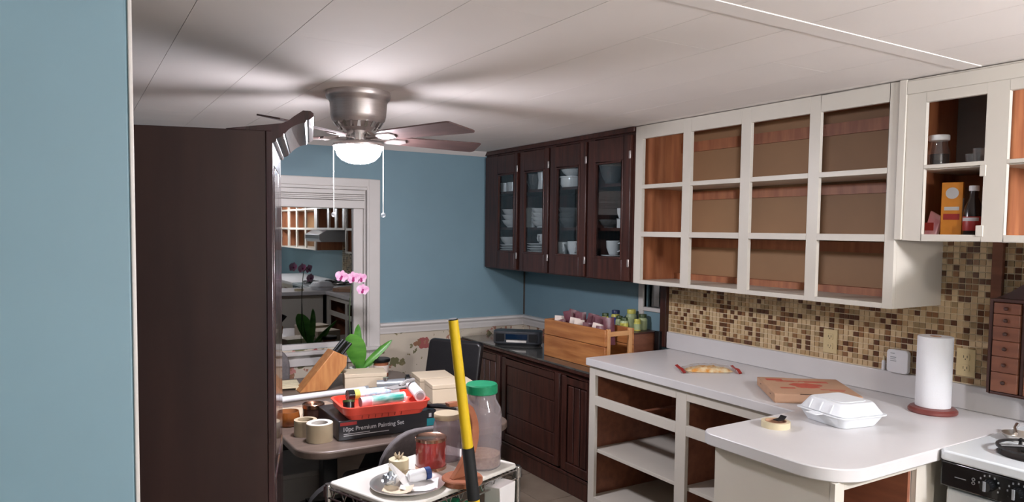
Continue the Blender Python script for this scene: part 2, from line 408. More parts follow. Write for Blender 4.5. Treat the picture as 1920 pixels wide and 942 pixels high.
# mosaic backsplash
mos = struct(MB().box(-.004, .001, -4.36, -1.622, 1.005, 1.60).build('wall_right_mosaic', 'mgrout'))
PT = .0249
tms = [meshonly(MB().box(-.0085, -.003, -.0104, .0104, -.0104, .0104), 'mosaic_tile', m) for m in MOS]
cand = []; stuff = MB()
ny = int((4.36-1.624)/PT); nz = int((1.595-1.018)/PT)
for a in range(ny):
    for b in range(nz+1):
        y = -1.624-PT*(a+.5); z = 1.018+PT*(b+.5)
        if y > -3.2 and z > 1.335: continue
        c = random.choices(range(5), (36, 20, 15, 20, 9))[0]
        vis = -3.40 < y or (-3.50 < y and z > 1.38)
        cand.append((0 if vis else 1, y, z, c))
cand.sort()
for n_, (h, y, z, c) in enumerate(cand):
    if n_ < 300: share('mosaic_tile', tms[c], mos, (0, y, z))
    else:
        stuff.cm = c; stuff.box(-.0085, -.003, y-.0104, y+.0104, z-.0104, z+.0104)
o = stuff.build('mosaic_field', [m for m in MOS], mos, smooth=0); o['kind'] = 'stuff'

# ================================================================== tall dark hutch
h = thing('tall_hutch', 'tall dark brown wooden hutch with crown moulding beside the blue partition', 'cabinet', (-2.53, -2.56, FZ), -16)
Hh = 1.9-FZ
B(-.5, -.02, 0, .018, 0, Hh).build('side_panel', 'hutch', h, bevel=.002)
B(-.5, -.02, .582, .6, 0, Hh).build('side_panel', 'hutch', h, bevel=.002)
B(-.5, -.488, .018, .582, 0, Hh).build('back_panel', 'hutch', h)
B(-.488, -.02, .018, .582, Hh-.02, Hh).build('top_panel', 'hutch', h)
mb = MB(); mb.box(-.02, 0, -.003, .05, 0, Hh); mb.box(-.02, 0, .55, .603, 0, Hh); mb.box(-.02, 0, .05, .55, 0, .1); mb.box(-.02, 0, .05, .55, Hh-.1, Hh); mb.box(-.02, 0, .05, .55, .78, .84)
mb.build('face_frame', 'darkgloss', h, bevel=.003)
for y0 in (.052, .302):
    for z0, z1 in ((.105, .775), (.845, Hh-.105)):
        MB().box(-.012, .003, y0, y0+.246, z0, z1).build('door', 'darkgloss', h, bevel=.004)
q = [(-.004, 1.866), (.007, 1.866), (.011, 1.871), (.011, 1.877), (.022, 1.881), (.031, 1.887), (.033, 1.893), (.037, 1.894), (.044, 1.903), (.056, 1.913), (.072, 1.922), (.09, 1.927), (.094, 1.926), (.099, 1.937), (.105, 1.937), (.113, 1.942), (.119, 1.947), (.119, 1.957), (.110, 1.964), (.088, 1.964), (.06, 1.944), (.045, 1.931), (.026, 1.923), (-.13, 1.901), (-.13, 1.899), (-.004, 1.899)]
MB().prism([(a, b-FZ) for a, b in q], 'y', -.004, .604).build('crown_moulding', 'darkgloss', h, smooth=20)

# ================================================================== ceiling fan
FX, FY = -1.979, -1.76
fan = thing('ceiling_fan', 'brushed nickel flush-mount ceiling fan with five brown blades and lit glass bowl', 'ceiling fan', (FX, FY, 1.665))
def fl_(zs): return [(r, z-1.665) for r, z in zs]
MB().lathe(fl_([(.001, CZ), (.137, CZ), (.139, 2.178), (.136, 2.168), (.126, 2.158), (.122, 2.150), (.118, 2.095), (.113, 2.075), (.1, 2.062), (.001, 2.06)]), n=48).build('motor_housing', 'steel', fan)
MB().lathe(fl_([(.001, 2.064), (.084, 2.064), (.062, 2.04), (.05, 2.03), (.046, 2.015), (.05, 1.99), (.062, 1.984), (.001, 1.984)]), n=36).build('switch_housing', 'steel', fan)
vm_ = meshonly(MB().prism([(-.007, 0), (.007, 0), (.005, .028), (-.005, .028)], 'y', -.002, .002), 'vent_fin', 'chrome')
for k in range(20):
    a = 2*PI*k/20
    share('vent_fin', vm_, fan, (.088*math.cos(a), .088*math.sin(a), 2.042-1.665), (math.radians(-38), 0, a-PI/2))
fin2 = meshonly(MB().box(-.004, .004, -.003, .003, 0, .034), 'flute', 'chrome')
for k in range(14):
    a = 2*PI*k/14; share('flute', fin2, fan, (.05*math.cos(a), .05*math.sin(a), 1.986-1.665), (0, 0, a-PI/2))
MB().lathe(fl_([(.001, 1.988), (.06, 1.988), (.104, 1.978), (.109, 1.972), (.109, 1.964), (.1, 1.962), (.001, 1.964)]), n=40).build('light_collar', 'steel', fan)
MB().lathe(fl_([(.1, 1.966), (.099, 1.950), (.09, 1.925), (.07, 1.905), (.045, 1.894), (.02, 1.89), (.0001, 1.889)]), n=40).build('glass_bowl', 'bowl', fan)
# blade outline
bp = [(.16, -.042), (.2, -.052), (.52, -.066), (.575, -.067), (.586, -.062), (.612, .045), (.61, .06), (.6, .067), (.52, .066), (.2, .052), (.16, .042)]
bmx = MB().prism(bp, 'z', -.003, .003); bme = meshonly(bmx, 'blade', 'blade')
am = MB().prism([(.05, -.012), (.11, -.01), (.15, -.03), (.21, -.028), (.225, 0), (.21, .028), (.15, .03), (.11, .01), (.05, .012)], 'z', -.009, -.004)
am.tube([(.06, 0, .02), (.1, 0, .0), (.15, 0, -.006)], .008); ame = meshonly(am, 'blade_iron', 'steel')
for k in range(5):
    a = math.radians(-141+72*k)
    share('blade', bme, fan, (0, 0, 2.003-1.665), (math.radians(-11), 0, a)); share('blade_iron', ame, fan, (0, 0, 2.003-1.665), (math.radians(-11), 0, a))
for sx, z1 in ((-1, 0), (1, 0)):
    x, y = sx*.108*RR.x, sx*.108*RR.y
    c = MB().tube([(x, y, .305), (x, y, z1+.012)], .0018, 6).build('pull_chain', 'bone', fan)
    MB().ball((x, y, z1+.004), .011).build('pull_knob', 'jarglass', c)
# kitchen ceiling lamp (just outside the picture, lights the counters)
kl = thing('ceiling_lamp', 'semi-flush frosted globe ceiling lamp over the kitchen counter beyond the stove', 'ceiling lamp', (-.82, -5.3, 1.83))
MB().ball((0, 0, .11), .105, 24).build('globe', 'bowl2', kl)
MB().cyl((0, 0, .21), .012, CZ-1.83-.215, 12).build('stem', 'steel', kl)
MB().cyl((0, 0, CZ-1.83-.022), .07, .022, 28).build('ceiling_rose', 'steel', kl)
kl = thing('pendant_lamp', 'frosted globe pendant lamp in the room behind the viewer', 'pendant lamp', (-2.3, -6.4, 1.6))
MB().ball((0, 0, .13), .12, 24).build('globe', 'bowl3', kl)
MB().tube([(0, 0, .26), (0, 0, CZ-1.6)], .004, 8).build('cord', 'black', kl)
MB().cyl((0, 0, .245), .04, .04, 20).build('socket', 'steel', kl)
MB().cyl((0, 0, CZ-1.625), .06, .025, 24).build('ceiling_rose', 'steel', kl)

# ================================================================== dark glass-door wall cabinet
c = thing('glass_wall_cabinet', 'dark wooden wall cabinet with four glass doors showing white dishes', 'cabinet', (-.17, -.85, 1.322))
B(-.012, -.001, -1.69, -.004, 1.322, 2.19).build('back_panel', 'dark', c, w=True)
for y0 in (-1.694, -.022): B(-.335, -.012, y0, y0+.018, 1.322, 2.19).build('side_panel', 'dark', c, w=True, bevel=.001)
B(-.335, -.012, -1.676, -.022, 2.172, 2.19).build('top_panel', 'dark', c, w=True)
for z in (1.322, 1.432, 1.612, 1.872): B(-.325, -.012, -1.676, -.022, z, z+.018).build('shelf', 'dark', c, w=True)
mb = MB(); mb.box(-.349, -.335, -1.694, -.004, 2.12, 2.19); mb.box(-.349, -.335, -1.694, -.004, 1.322, 1.345)
for y0, y1 in ((-.06, -.004), (-.52, -.465), (-.885, -.85), (-1.29, -1.255), (-1.694, -1.66)): mb.box(-.349, -.335, y0, y1, 1.345, 2.12)
mb.build('face_frame', 'dark', c, w=True, bevel=.002)
B(-.368, -.349, -1.694, -.004, 2.165, 2.193).build('top_rail', 'dark', c, w=True, bevel=.003)
for y0, y1, g0, g1 in ((-.470, -.02, -.438, -.20), (-.858, -.512, -.812, -.56), (-1.262, -.880, -1.20, -.945), (-1.672, -1.285, -1.61, -1.35)):
    z0, z1, a0, a1 = 1.33, 2.15, 1.45, 2.015
    mb = MB(); mb.box(-.369, -.349, y0, g0, z0, z1); mb.box(-.369, -.349, g1, y1, z0, z1); mb.box(-.369, -.349, g0, g1, z0, a0); mb.box(-.369, -.349, g0, g1, a1, z1)
    d = mb.build('door', 'dark', c, w=True, bevel=.003)
    mb = MB(); t = .012
    mb.framex(-.372, -.352, g0, g1, a0, a1, t)
    mb.build('glazing_bead', 'dark', d, w=True, bevel=.003)
    B(-.3595, -.3575, g0, g1, a0, a1).build('door_pane', 'glass', d, w=True)
    for zz in (1.43, 2.04):
        hy = y0+.004 if y0 < -1.6 else y0-.002
        B(-.3735, -.368, hy-.008, hy+.008, zz-.022, zz+.022).build('hinge', 'steel', d, w=True, bevel=.002)
# dishes
def bowl_prof(r, hh, t=.004, foot=.45):
    return [(.0001, 0), (r*foot, 0), (r*foot, .005), (r*.75, hh*.45), (r, hh), (r-t, hh), (r*.72, hh*.45+t), (r*foot*.9, .008+t), (.0001, .008)]
def plate_prof(r): return [(.0001, 0), (r*.6, 0), (r*.66, .003), (r, .014), (r, .017), (r*.64, .007), (.0001, .005)]
def dish(name, prof, loc, label, cat, group=None, m='ceramic', n=24):
    return tag(MB().lathe(prof, n=n).build(name, m, loc=loc), label, cat, group)
def cup(loc, label, rz=0, m='ceramic', group=None, r=.04, hh=.065, saucer=False):
    t = thing('cup', label, 'cup', loc, rz, group)
    MB().lathe([(.0001, .001), (r*.6, .001), (r*.65, .006), (r*.95, hh*.5), (r, hh), (r-.003, hh), (r*.9, hh*.5), (r*.55, .01), (.0001, .009)], n=20).build('cup_body', m, t)
    MB().tube([(r*.93, 0, hh*.82), (r*1.35, 0, hh*.85), (r*1.6, 0, hh*.6), (r*1.35, 0, hh*.3), (r*.85, 0, hh*.25)], .0045).build('handle', m, t)
    return t
zA, zB, zC = 1.4501, 1.6301, 1.8901
DX = -.255
for k, y in enumerate((-.13, -.235)): dish('mug', [(.0001, 0), (.04, 0), (.044, .07), (.04, .07), (.036, .006), (.0001, .006)], (DX, y, zC), 'small white mug on top shelf, %s of the pair behind first glass door' % ('left' if k == 0 else 'right'), 'mug', 'mugs behind the first glass door')
for k in range(3): dish('bowl', bowl_prof(.072, .052), (DX, -.215, zB+.04*k), '%s white bowl of the stack of three behind the first glass door' % ('lowest', 'middle', 'topmost')[k], 'bowl', 'bowls behind the first glass door')
for k in range(3): dish('plate', plate_prof(.08), (DX, -.19, zA+.0175*k), '%s white plate of the low stack behind the first glass door' % ('lowest', 'middle', 'topmost')[k], 'plate', 'plates behind the first glass door')
dish('bowl', bowl_prof(.078, .055), (DX, -.19, zA+.0526), 'white bowl topping the plates behind the first glass door', 'bowl')
dish('mixing_bowl', bowl_prof(.075, .11), (DX, -.53, zC), 'grey-blue glass bowl on top shelf behind the second glass door', 'bowl', m='jarglass')
dish('pitcher', [(.0001, 0), (.035, 0), (.03, .06), (.038, .13), (.034, .13), (.027, .06), (.0001, .006)], (DX-.02, -.655, zC), 'tall white pitcher on top shelf of second glass door', 'pitcher')
dish('canister', [(.0001, 0), (.036, 0), (.036, .135), (.03, .14), (.0001, .14)], (DX, -.475, zB), 'tall white canister on middle shelf behind second glass door', 'canister')
for k in range(4): dish('bowl', bowl_prof(.075, .042), (DX, -.62, zB+.03*k), 'white bowl, %s of the stack of four behind the second glass door' % ('lowest', 'second from the bottom', 'second from the top', 'topmost')[k], 'bowl', 'bowls behind the second glass door')
for k in range(4): dish('plate', plate_prof(.085), (DX, -.59, zA+.0172*k), 'white plate, %s of the stack behind the second glass door' % ('lowest', 'second from the bottom', 'third from the bottom', 'topmost')[k], 'plate', 'plates behind the second glass door')
cup((DX, -.635, zA+.069), 'white cup on the plate stack behind the second glass door', 200)
dish('casserole', [(.0001, 0), (.065, 0), (.078, .02), (.078, .06), (.085, .062), (.085, .07), (.07, .07), (.07, .02), (.0001, .015)], (DX, -.97, zC), 'white round casserole behind the third glass door', 'casserole')
dish('bowl', bowl_prof(.08, .05), (DX, -.97, zC+.0705), 'white bowl stacked on the casserole behind third glass door', 'bowl')
for k in range(3): dish('glass_bowl', bowl_prof(.085, .06), (DX, -.95, zB+.035*k), 'clear glass bowl, %s of three behind the third glass door' % ('lowest', 'middle', 'topmost')[k], 'bowl', 'glass bowls behind the third glass door', m='jarglass')
cup((DX-.02, -.90, zA), 'white cup with handle, left of the pair behind third glass door', 240, group='cups behind the third glass door', r=.042, hh=.085)
cup((DX-.02, -1.03, zA), 'white cup with handle, right of the pair behind third glass door', 240, group='cups behind the third glass door', r=.046, hh=.092)
dish('glass_bowl', bowl_prof(.08, .12), (DX, -1.37, zC), 'large clear glass bowl on top shelf behind fourth glass door', 'bowl', m='jarglass')
dish('glass_dish', bowl_prof(.08, .05), (DX, -1.36, zB), 'shallow glass dish on middle shelf behind fourth glass door', 'dish', m='jarglass')
dish('glass_stand', [(.0001, 0), (.03, 0), (.03, .05), (.035, .055), (.0001, .055)], (DX-.01, -1.485, zB), 'low white stand on middle shelf behind fourth glass door', 'stand')
cup((DX-.01, -1.485, zB+.0555), 'small white creamer on stand behind fourth glass door', 250, r=.03, hh=.06)
dish('plate', plate_prof(.075), (DX, -1.40, zA), 'white saucer under the cup behind fourth glass door', 'saucer')
cup((DX, -1.40, zA+.0175), 'white cup on saucer behind the fourth glass door', 270, r=.045, hh=.085)

# ================================================================== white open wall cabinets
def upper(name, label, y0, y1, zb, cols, rows, left_m='pine', right_out='cream', seam=True):
    c = thing(name, label, 'cabinet', (-.17, (y0+y1)/2, zb))
    zt = 2.19; mb = MB(); X0, X1 = -.355, -.335
    ys = [y1]+[v for col in cols for v in col]+[y0]
    for a in range(0, len(ys), 2): mb.box(X0, X1, ys[a+1], ys[a], zb, zt)
    for a, b in cols:
        zs = [zt]+[v for r in rows for v in r]+[zb]
        for k in range(0, len(zs), 2): mb.box(X0, X1, b, a, zs[k+1], zs[k])
    mb.build('face_frame', 'cream', c, w=True, bevel=.0012)
    B(-.0135, -.001, y0+.018, y1-.018, zb, zt).build('back_panel', 'hard', c, w=True)
    mb = MB(); mb.box(-.335, -.0005, y1-.018, y1, zb, zt); mb.build('side_panel', 'pine', c, w=True)
    mb = MB(); mb.box(-.335, -.0005, y0, y0+.012, zb, zt); mb.build('side_panel', 'cream', c, w=True)
    B(-.335, -.0135, y0+.0125, y0+.018, zb, zt).build('side_lining', 'pine', c, w=True)
    B(-.335, -.0135, y0+.018, y1-.018, zt-.016, zt).build('top_panel', 'pine', c, w=True)
    B(-.335, -.0135, y0+.018, y1-.018, zb+.002, zb+.018).build('bottom_panel', 'cream', c, w=True)
    for (ra, rb) in rows[:-1]: B(-.333, -.0135, y0+.018, y1-.018, rb-.018, rb-.001).build('shelf', 'cream', c, w=True, bevel=.001)
    for (ra, rb) in rows:
        B(-.028, -.0136, y0+.018, y1-.018, ra-.055, ra-.0 if ra > 2 else ra-.008).build('cleat', 'pine', c, w=True)
    return c
RW = ((2.12, 1.868), (1.846, 1.61), (1.582, 1.342))
u1 = upper('open_wall_cabinet', 'large cream open wall cabinet with twelve doorless cubbies over the mosaic', -3.2, -1.698, 1.322,
      ((-1.756, -2.063), (-2.119, -2.44), (-2.497, -2.808), (-2.86, -3.16)), RW)
B(-.06, -.0136, -3.18, -1.72, 1.3402, 1.372).build('cleat', 'pine', u1, w=True)
B(-.362, -.335, -3.228, -3.2, 1.59, 2.192).build('corner_stile', 'cream', u1, w=True, bevel=.002)
u2 = upper('open_wall_cabinet', 'short cream open wall cabinet with jar and cartons, right of the twelve cubbies', -4.36, -3.2285, 1.588,
      ((-3.300, -3.508), (-3.578, -3.80), (-3.87, -4.30)), ((2.098, 1.868), (1.854, 1.612)))
B(-.36, -.355, -4.36, -3.2285, 2.135, 2.185).build('top_moulding', 'cream', u2, w=True, bevel=.002)
B(-.358, -.345, -3.515, -3.495, 1.815, 1.854).build('catch_block', 'cream', u2, w=True, bevel=.002)
B(-.358, -.345, -3.515, -3.49, 1.605, 1.645).build('catch_block', 'cream', u2, w=True, bevel=.002)
B(-.0325, -.0285, -3.52, -3.2475, 1.8702, 2.17).build('grey_liner', 'bin', u2, w=True)
B(-.336, -.0136, -3.535, -3.52, 1.606, 2.17).build('divider', 'pine', u2, w=True)
upper('open_wall_cabinet', 'cream open wall cabinet beyond the stove, seen mirrored in the window', -6.2, -4.362, 1.322,
      ((-4.42, -4.80), (-4.86, -5.24), (-5.30, -5.68), (-5.74, -6.14)), RW)
# things in the short cabinet
j = thing('glass_jar', 'clear glass jar of dark syrup with white lid in short wall cabinet', 'jar', (-.25, -3.375, 1.8535))
j.location = (-.27, -3.306, 1.8535)
MB().lathe([(.0001, 0), (.036, 0), (.038, .006), (.038, .066), (.03, .09), (.03, .11), (.028, .11), (.028, .09), (.036, .066), (.036, .008), (.0001, .008)], n=28).build('jar_body', 'clearjar', j)
MB().lathe([(.0001, .009), (.0345, .009), (.0345, .058), (.0001, .058)], n=28).build('syrup', 'dkliquid', j)
MB().lathe([(.0001, .108), (.034, .108), (.036, .111), (.036, .126), (.034, .129), (.0001, .129)], n=28).build('lid', 'white', j, bevel=.001)
for k, (y, hh) in enumerate(((-3.425, .05), (-3.45, .068))):
    t = tag(MB().lathe([(.0001, 0), (.017, 0), (.022, hh), (.0205, hh), (.016, .003), (.0001, .003)], n=14).build('plastic_cup', 'jarglass', loc=(-.27, y, 1.8535)), ('short' if k == 0 else 'tall')+' clear plastic cup on upper shelf of short wall cabinet', 'cup', 'clear cups')
pk = thing('sachet', 'pink and white crumpled sachet beside the orange carton', 'packet', (-.27, -3.292, 1.6065), -15)
MB().hexa([(-.01, -.026, 0), (.012, -.026, 0), (.012, .028, 0), (-.01, .028, 0), (.012, -.03, .075), (.02, -.03, .072), (.02, .018, .095), (.012, .02, .098)]).build('sachet_body', 'pink', pk, bevel=.004)
B(-.012, -.0095, -.018, .022, .02, .05).build('label_band', 'redlab', pk)
ob = thing('orange_carton', 'orange baking soda carton with white round emblem on lower cabinet shelf', 'carton', (-.26, -3.36, 1.6065), 20)
B(-.02, .02, -.034, .034, 0, .198).build('carton_body', 'orange', ob, bevel=.0015)
MB().lathe([(.0001, 0), (.021, 0), (.021, .0006), (.0001, .0006)], (-.0206, 0, .158), 24, 'x').build('emblem', 'print', ob)
B(-.0206, -.0198, -.024, .024, .095, .108).build('printed_band', 'print', ob); B(-.0206, -.0198, -.026, .026, .06, .082).build('printed_band', 'redlab', ob)
B(-.016, .016, -.0346, -.0338, .05, .14).build('side_print', 'print', ob)
sb = thing('sauce_bottle', 'dark sauce bottle with white cap and red label beside the orange carton', 'bottle', (-.27, -3.438, 1.6065))
MB().lathe([(.0001, 0), (.029, 0), (.031, .004), (.031, .085), (.026, .11), (.014, .14), (.0135, .165), (.0001, .165)], n=24).build('bottle_body', 'dkliquid', sb)
MB().lathe([(.0315, .02), (.0318, .021), (.0318, .07), (.0315, .071)], n=24).build('label', 'redlab', sb)
MB().lathe([(.0319, .055), (.032, .056), (.032, .066), (.0319, .067)], n=24, a0=2, a1=4.2).build('label_stripe', 'print', sb)
MB().cyl((0, 0, .163), .0165, .02, 20).build('cap', 'white', sb, bevel=.002)

# ================================================================== counter, base cabinets, peninsula
out = [(-.001, -1.655), (-.646, -1.655), (-.646, -2.995)]
out += [(-1.12+.06*math.cos(t), -3.065+.06*math.sin(t)) for t in [PI/2+PI/2*k/6 for k in range(7)]]
out += [(-1.03+.15*math.cos(t), -3.405+.15*math.sin(t)) for t in [PI+PI/2*k/10 for k in range(11)]]
out += [(-.001, -3.555)]
ct = thing('countertop', 'white laminate countertop with rounded peninsula end and low backsplash', 'countertop', (-.4, -2.6, .873))
MB().prism(out, 'z', .873, .915).build('counter_slab', 'lam', ct, w=True, bevel=.004, smooth=30)
B(-.022, -.0005, -3.555, -1.625, .915, 1.015).build('backsplash_strip', 'lam', ct, w=True, bevel=.004)
b1 = thing('open_base_cabinet', 'cream open base cabinet with missing drawers and doors under the counter', 'cabinet', (-.32, -2.3, FZ))
mb = MB(); X0, X1 = -.625, -.605
for y0, y1 in ((-1.716, -1.664), (-2.398, -2.33), (-3.03, -2.93)): mb.box(X0, X1, y0, y1, FZ, .872)
for y0, y1 in ((-2.33, -1.716), (-2.93, -2.398)):
    for z0, z1 in ((.825, .872), (.66, .71), (FZ+.05, .15)): mb.box(X0, X1, y0, y1, z0, z1)
mb.build('face_frame', 'cream', b1, w=True, bevel=.0015)
B(-.605, -.024, -1.682, -1.664, FZ, .872).build('side_panel', 'brown', b1, w=True)
B(-.605, -.024, -2.375, -2.357, FZ, .80).build('divider', 'brown', b1, w=True)
B(-.605, -.024, -3.03, -3.01, FZ, .872).build('side_panel', 'brown', b1, w=True)
B(-.024, -.012, -3.03, -1.664, FZ, .872).build('back_panel', 'brown', b1, w=True)
for y0, y1 in ((-2.357, -1.682), (-3.01, -2.375)):
    B(-.603, -.03, y0, y1, .395, .413).build('shelf', 'cream', b1, w=True, bevel=.001)
    B(-.603, -.03, y0, y1, .13, .148).build('bottom_panel', 'cream', b1, w=True)
B(-.6, -.03, -2.06, -2.03, .675, .695).build('drawer_runner', 'brown', b1, w=True)
B(-.6, -.03, -2.70, -2.67, .675, .695).build('drawer_runner', 'brown', b1, w=True)
b2 = thing('peninsula_cabinet', 'cream peninsula base cabinet with open front beside the stove', 'cabinet', (-.85, -3.27, FZ))
B(-1.14, -1.12, -3.5, -3.05, FZ, .872).build('end_panel', 'cream', b2, w=True, bevel=.0015)
B(-1.12, -.66, -3.065, -3.05, FZ, .872).build('rear_panel', 'cream', b2, w=True)
mb = MB(); mb.box(-1.142, -1.098, -3.518, -3.5, FZ, .872); mb.box(-.712, -.60, -3.518, -3.5, FZ, .872); mb.box(-1.098, -.712, -3.518, -3.5, .845, .872); mb.box(-1.098, -.712, -3.518, -3.5, FZ, .15)
mb.build('face_frame', 'cream', b2, w=True, bevel=.0015)
B(-.73, -.715, -3.5, -3.065, FZ, .872).build('side_panel', 'brown', b2, w=True)
B(-1.118, -.73, -3.49, -3.07, .5, .518).build('shelf', 'brown', b2, w=True)
B(-1.12, -.73, -3.08, -3.066, FZ, .872).build('back_lining', 'brown', b2, w=True)
B(-.715, -.024, -3.5, -3.485, FZ, .872).build('stove_side_panel', 'cream', b2, w=True)
# counter run beyond the stove (mirrored in the window)
b3 = thing('base_cabinet', 'cream base cabinet with white top beyond the stove, seen mirrored in the window', 'cabinet', (-.32, -5.3, FZ))
mb = MB(); 
for y0, y1 in ((-4.42, -4.365), (-4.98, -4.92), (-5.56, -5.5), (-6.2, -6.14)): mb.box(-.625, -.605, y0, y1, FZ, .872)
for z0, z1 in ((.82, .872), (.66, .71), (FZ, .15)): mb.box(-.624, -.606, -6.2, -4.365, z0, z1)
mb.build('face_frame', 'cream', b3, w=True)
mb = MB(); mb.box(-.605, -.024, -4.38, -4.365, FZ, .872); mb.box(-.605, -.024, -6.2, -6.185, FZ, .872); mb.box(-.04, -.024, -6.185, -4.38, FZ, .872); mb.box(-.605, -.04, -6.185, -4.38, .13, .15)
mb.build('carcass', 'brown', b3, w=True)
B(-.646, -.001, -6.22, -4.345, .873, .915).build('counter_slab', 'lam', b3, w=True, bevel=.004)

# ---- dark buffet under the glass cabinet
d = thing('dark_buffet', 'long dark mahogany buffet cabinet with stone top under the glass cabinet', 'cabinet', (-.3, -.85, FZ))
B(-.535, -.006, -1.64, -.034, FZ, .785).build('carcass', 'dark', d, w=True)
B(-.547, -.53, -1.64, -.034, FZ, .785).build('front_frame', 'dark', d, w=True, bevel=.002)
B(-.555, -.54, -1.64, -.034, FZ, .16).build('plinth', 'dark', d, w=True, bevel=.004)
B(-.562, -.545, -1.64, -.034, .155, .175).build('plinth_moulding', 'dark', d, w=True, bevel=.006)
MB().prism([(-.53, .77), (-.56, .772), (-.572, .784), (-.58, .787), (-.58, .8), (-.53, .8)], 'y', -1.645, -.032).build('edge_moulding', 'dark', d, w=True)
B(-.568, -.006, -1.645, -.032, .80, .812).build('stone_top', 'darktop', d, w=True, bevel=.002)
for y0, y1 in ((-.60, -.09), (-1.30, -.63), (-1.63, -1.325)):
    z0, z1 = .19, .755
    wide = (y1-y0) > .6
    dr = B(-.56, -.547, y0, y1, z0, z1).build('door', 'dark', d, w=True, bevel=.003)
    fr = MB(); t = .05
    fr.framex(-.572, -.56, y0, y1, z0, z1, t)
    fr.build('door_frame', 'dark', dr, w=True, bevel=.005)
    if wide:
        for za, zb_ in ((.245, .375), (.38, .57), (.575, .70)): B(-.566, -.56, y0+.06, y1-.06, za, zb_).build('panel_board', 'dark', dr, w=True, bevel=.003)
    else:
        n = 5 if y0 > -1 else 3
        for k in range(n):
            wv = (y1-y0-.12)/n; ya = y0+.06+wv*k
            B(-.57, -.56, ya+.006, ya+wv-.006, .245, .70).build('flute', 'dark', dr, w=True, bevel=.006)

# ================================================================== things on the buffet
DZ = .8121
r = thing('clock_radio', 'grey tabletop radio with dark display and silver slot on the buffet', 'radio', (-.40, -.56, DZ), -42)
MB().prism(rrect(-.17, .17, -.07, .07, .05, 6), 'z', .012, .102).build('case', 'radio', r, bevel=.008)
MB().prism(rrect(-.16, .16, -.06, .06, .045, 5), 'z', 0, .014).build('foot', 'black', r)
B(-.075, .075, -.074, -.068, .048, .083).build('display', 'screen', r, bevel=.001)
B(-.07, .07, -.078, -.066, .026, .041).build('disc_slot', 'bone', r, bevel=.002)
for sx in (-1, 1): MB().prism(rrect(sx*.115-.03, sx*.115+.03, .03, .085, .006, 3), 'y', -.0715, -.066).build('speaker_grille', 'black', r)
ro = thing('white_router', 'narrow white upright plastic device between the radio and the crate', 'router', (-.31, -.80, DZ), -30)
B(-.016, .016, -.045, .045, .03, .155).build('router_body', 'white', ro, bevel=.004)
B(-.02, .02, -.05, .05, 0, .031).build('router_stand', 'silver', ro, bevel=.004)
# crate
cr = thing('wooden_crate', 'honey pine wooden crate holding maroon packets on the buffet', 'crate', (-.36, -1.29, DZ))
for z0, z1 in ((.0, .135), (.138, .235)): B(-.47, -.452, -1.60, -.985, DZ+z0, DZ+z1).build('board', 'crate', cr, w=True, bevel=.003)
for z0, z1 in ((.0, .135), (.138, .235)): B(-.27, -.252, -1.60, -.985, DZ+z0, DZ+z1).build('board', 'crate', cr, w=True, bevel=.003)
B(-.452, -.27, -1.004, -.985, DZ, DZ+.235).build('end_board', 'crate', cr, w=True, bevel=.003)
for z0, z1 in ((.195, .222), (.07, .09), (.0, .02)): B(-.452, -.27, -1.60, -1.585, DZ+z0, DZ+z1).build('end_rail', 'cratel', cr, w=True, bevel=.002)
for x0 in (-.451, -.29): B(x0, x0+.022, -1.602, -1.582, DZ, DZ+.238).build('corner_post', 'cratel', cr, w=True, bevel=.002)
B(-.452, -.27, -1.583, -1.004, DZ+.004, DZ+.014).build('crate_floor', 'crate', cr, w=True)
rng = random.Random(3)
def packet(loc, sx, sy, hh, m, label, cat, group, tilt):
    mb = MB(); n = 5
    pts = []
    for s_ in (1, -1):
        for a in range(n):
            for b in range(n):
                u, v = a/(n-1)*2-1, b/(n-1)*2-1
                bul = (1-u*u)*(1-v*v)*.012
                pts.append((u*sx, s_*(bul+.0006)+rng.uniform(-.002, .002), (v+1)*.5*hh))
    fs = []
    for o in (0, n*n):
        for a in range(n-1):
            for b in range(n-1): fs.append((o+a*n+b, o+(a+1)*n+b, o+(a+1)*n+b+1, o+a*n+b+1))
    ring = [a*n for a in range(n)]+[(n-1)*n+b for b in range(1, n)]+[a*n+n-1 for a in range(n-2, -1, -1)]+[b for b in range(n-2, 0, -1)]
    for a in range(len(ring)):
        p, q2 = ring[a], ring[(a+1) % len(ring)]; fs.append((p, q2, q2+n*n, p+n*n))
    mb.add(pts, fs)
    o = mb.build('snack_packet', m, loc=loc, smooth=30); o.rotation_euler = tilt
    return tag(o, label, cat, group)
ORD = ('leftmost', 'second from the left', 'third from the left', 'fourth from the left', 'fifth from the left', 'sixth from the left', 'seventh from the left', 'rightmost')
nw = nm = 0
for ix, y in enumerate((-1.04, -1.11, -1.18, -1.25, -1.32, -1.39, -1.46)):
    wh = ix in (0, 2, 3, 5)
    if wh: lb = 'white packet in the front of the crate, %s' % ('nearest the radio', 'second from the radio', 'third from the radio', 'farthest from the radio')[nw]; nw += 1
    else: lb = 'maroon packet in the front of the crate, %s' % ('leftmost', 'middle one', 'rightmost')[nm]; nm += 1
    packet((-.395+rng.uniform(-.006, .006), y, DZ+.105+rng.uniform(0, .01)), .032, 0, .145 if wh else .13, 'packw' if wh else 'pack', lb, 'packet', 'packets in the crate', (rng.uniform(-.12, .08), rng.uniform(-.3, .3), rng.uniform(-.3, .2)-.5))
    packet((-.325+rng.uniform(-.006, .006), y, DZ+.115+rng.uniform(0, .02)), .034, 0, .165, 'pack', 'maroon foil packet in the rear of the crate, '+(ORD[ix] if ix < 6 else 'rightmost'), 'packet', 'packets in the crate', (rng.uniform(-.12, .08), rng.uniform(-.35, .35), rng.uniform(-.3, .2)-.5))
dk = thing('brown_box', 'brown wooden box behind the crate carrying the vitamin bottles', 'box', (-.13, -1.40, DZ))
B(-.242, -.02, -1.54, -1.20, DZ, DZ+.185).build('box_body', 'walnut', dk, w=True, bevel=.002)
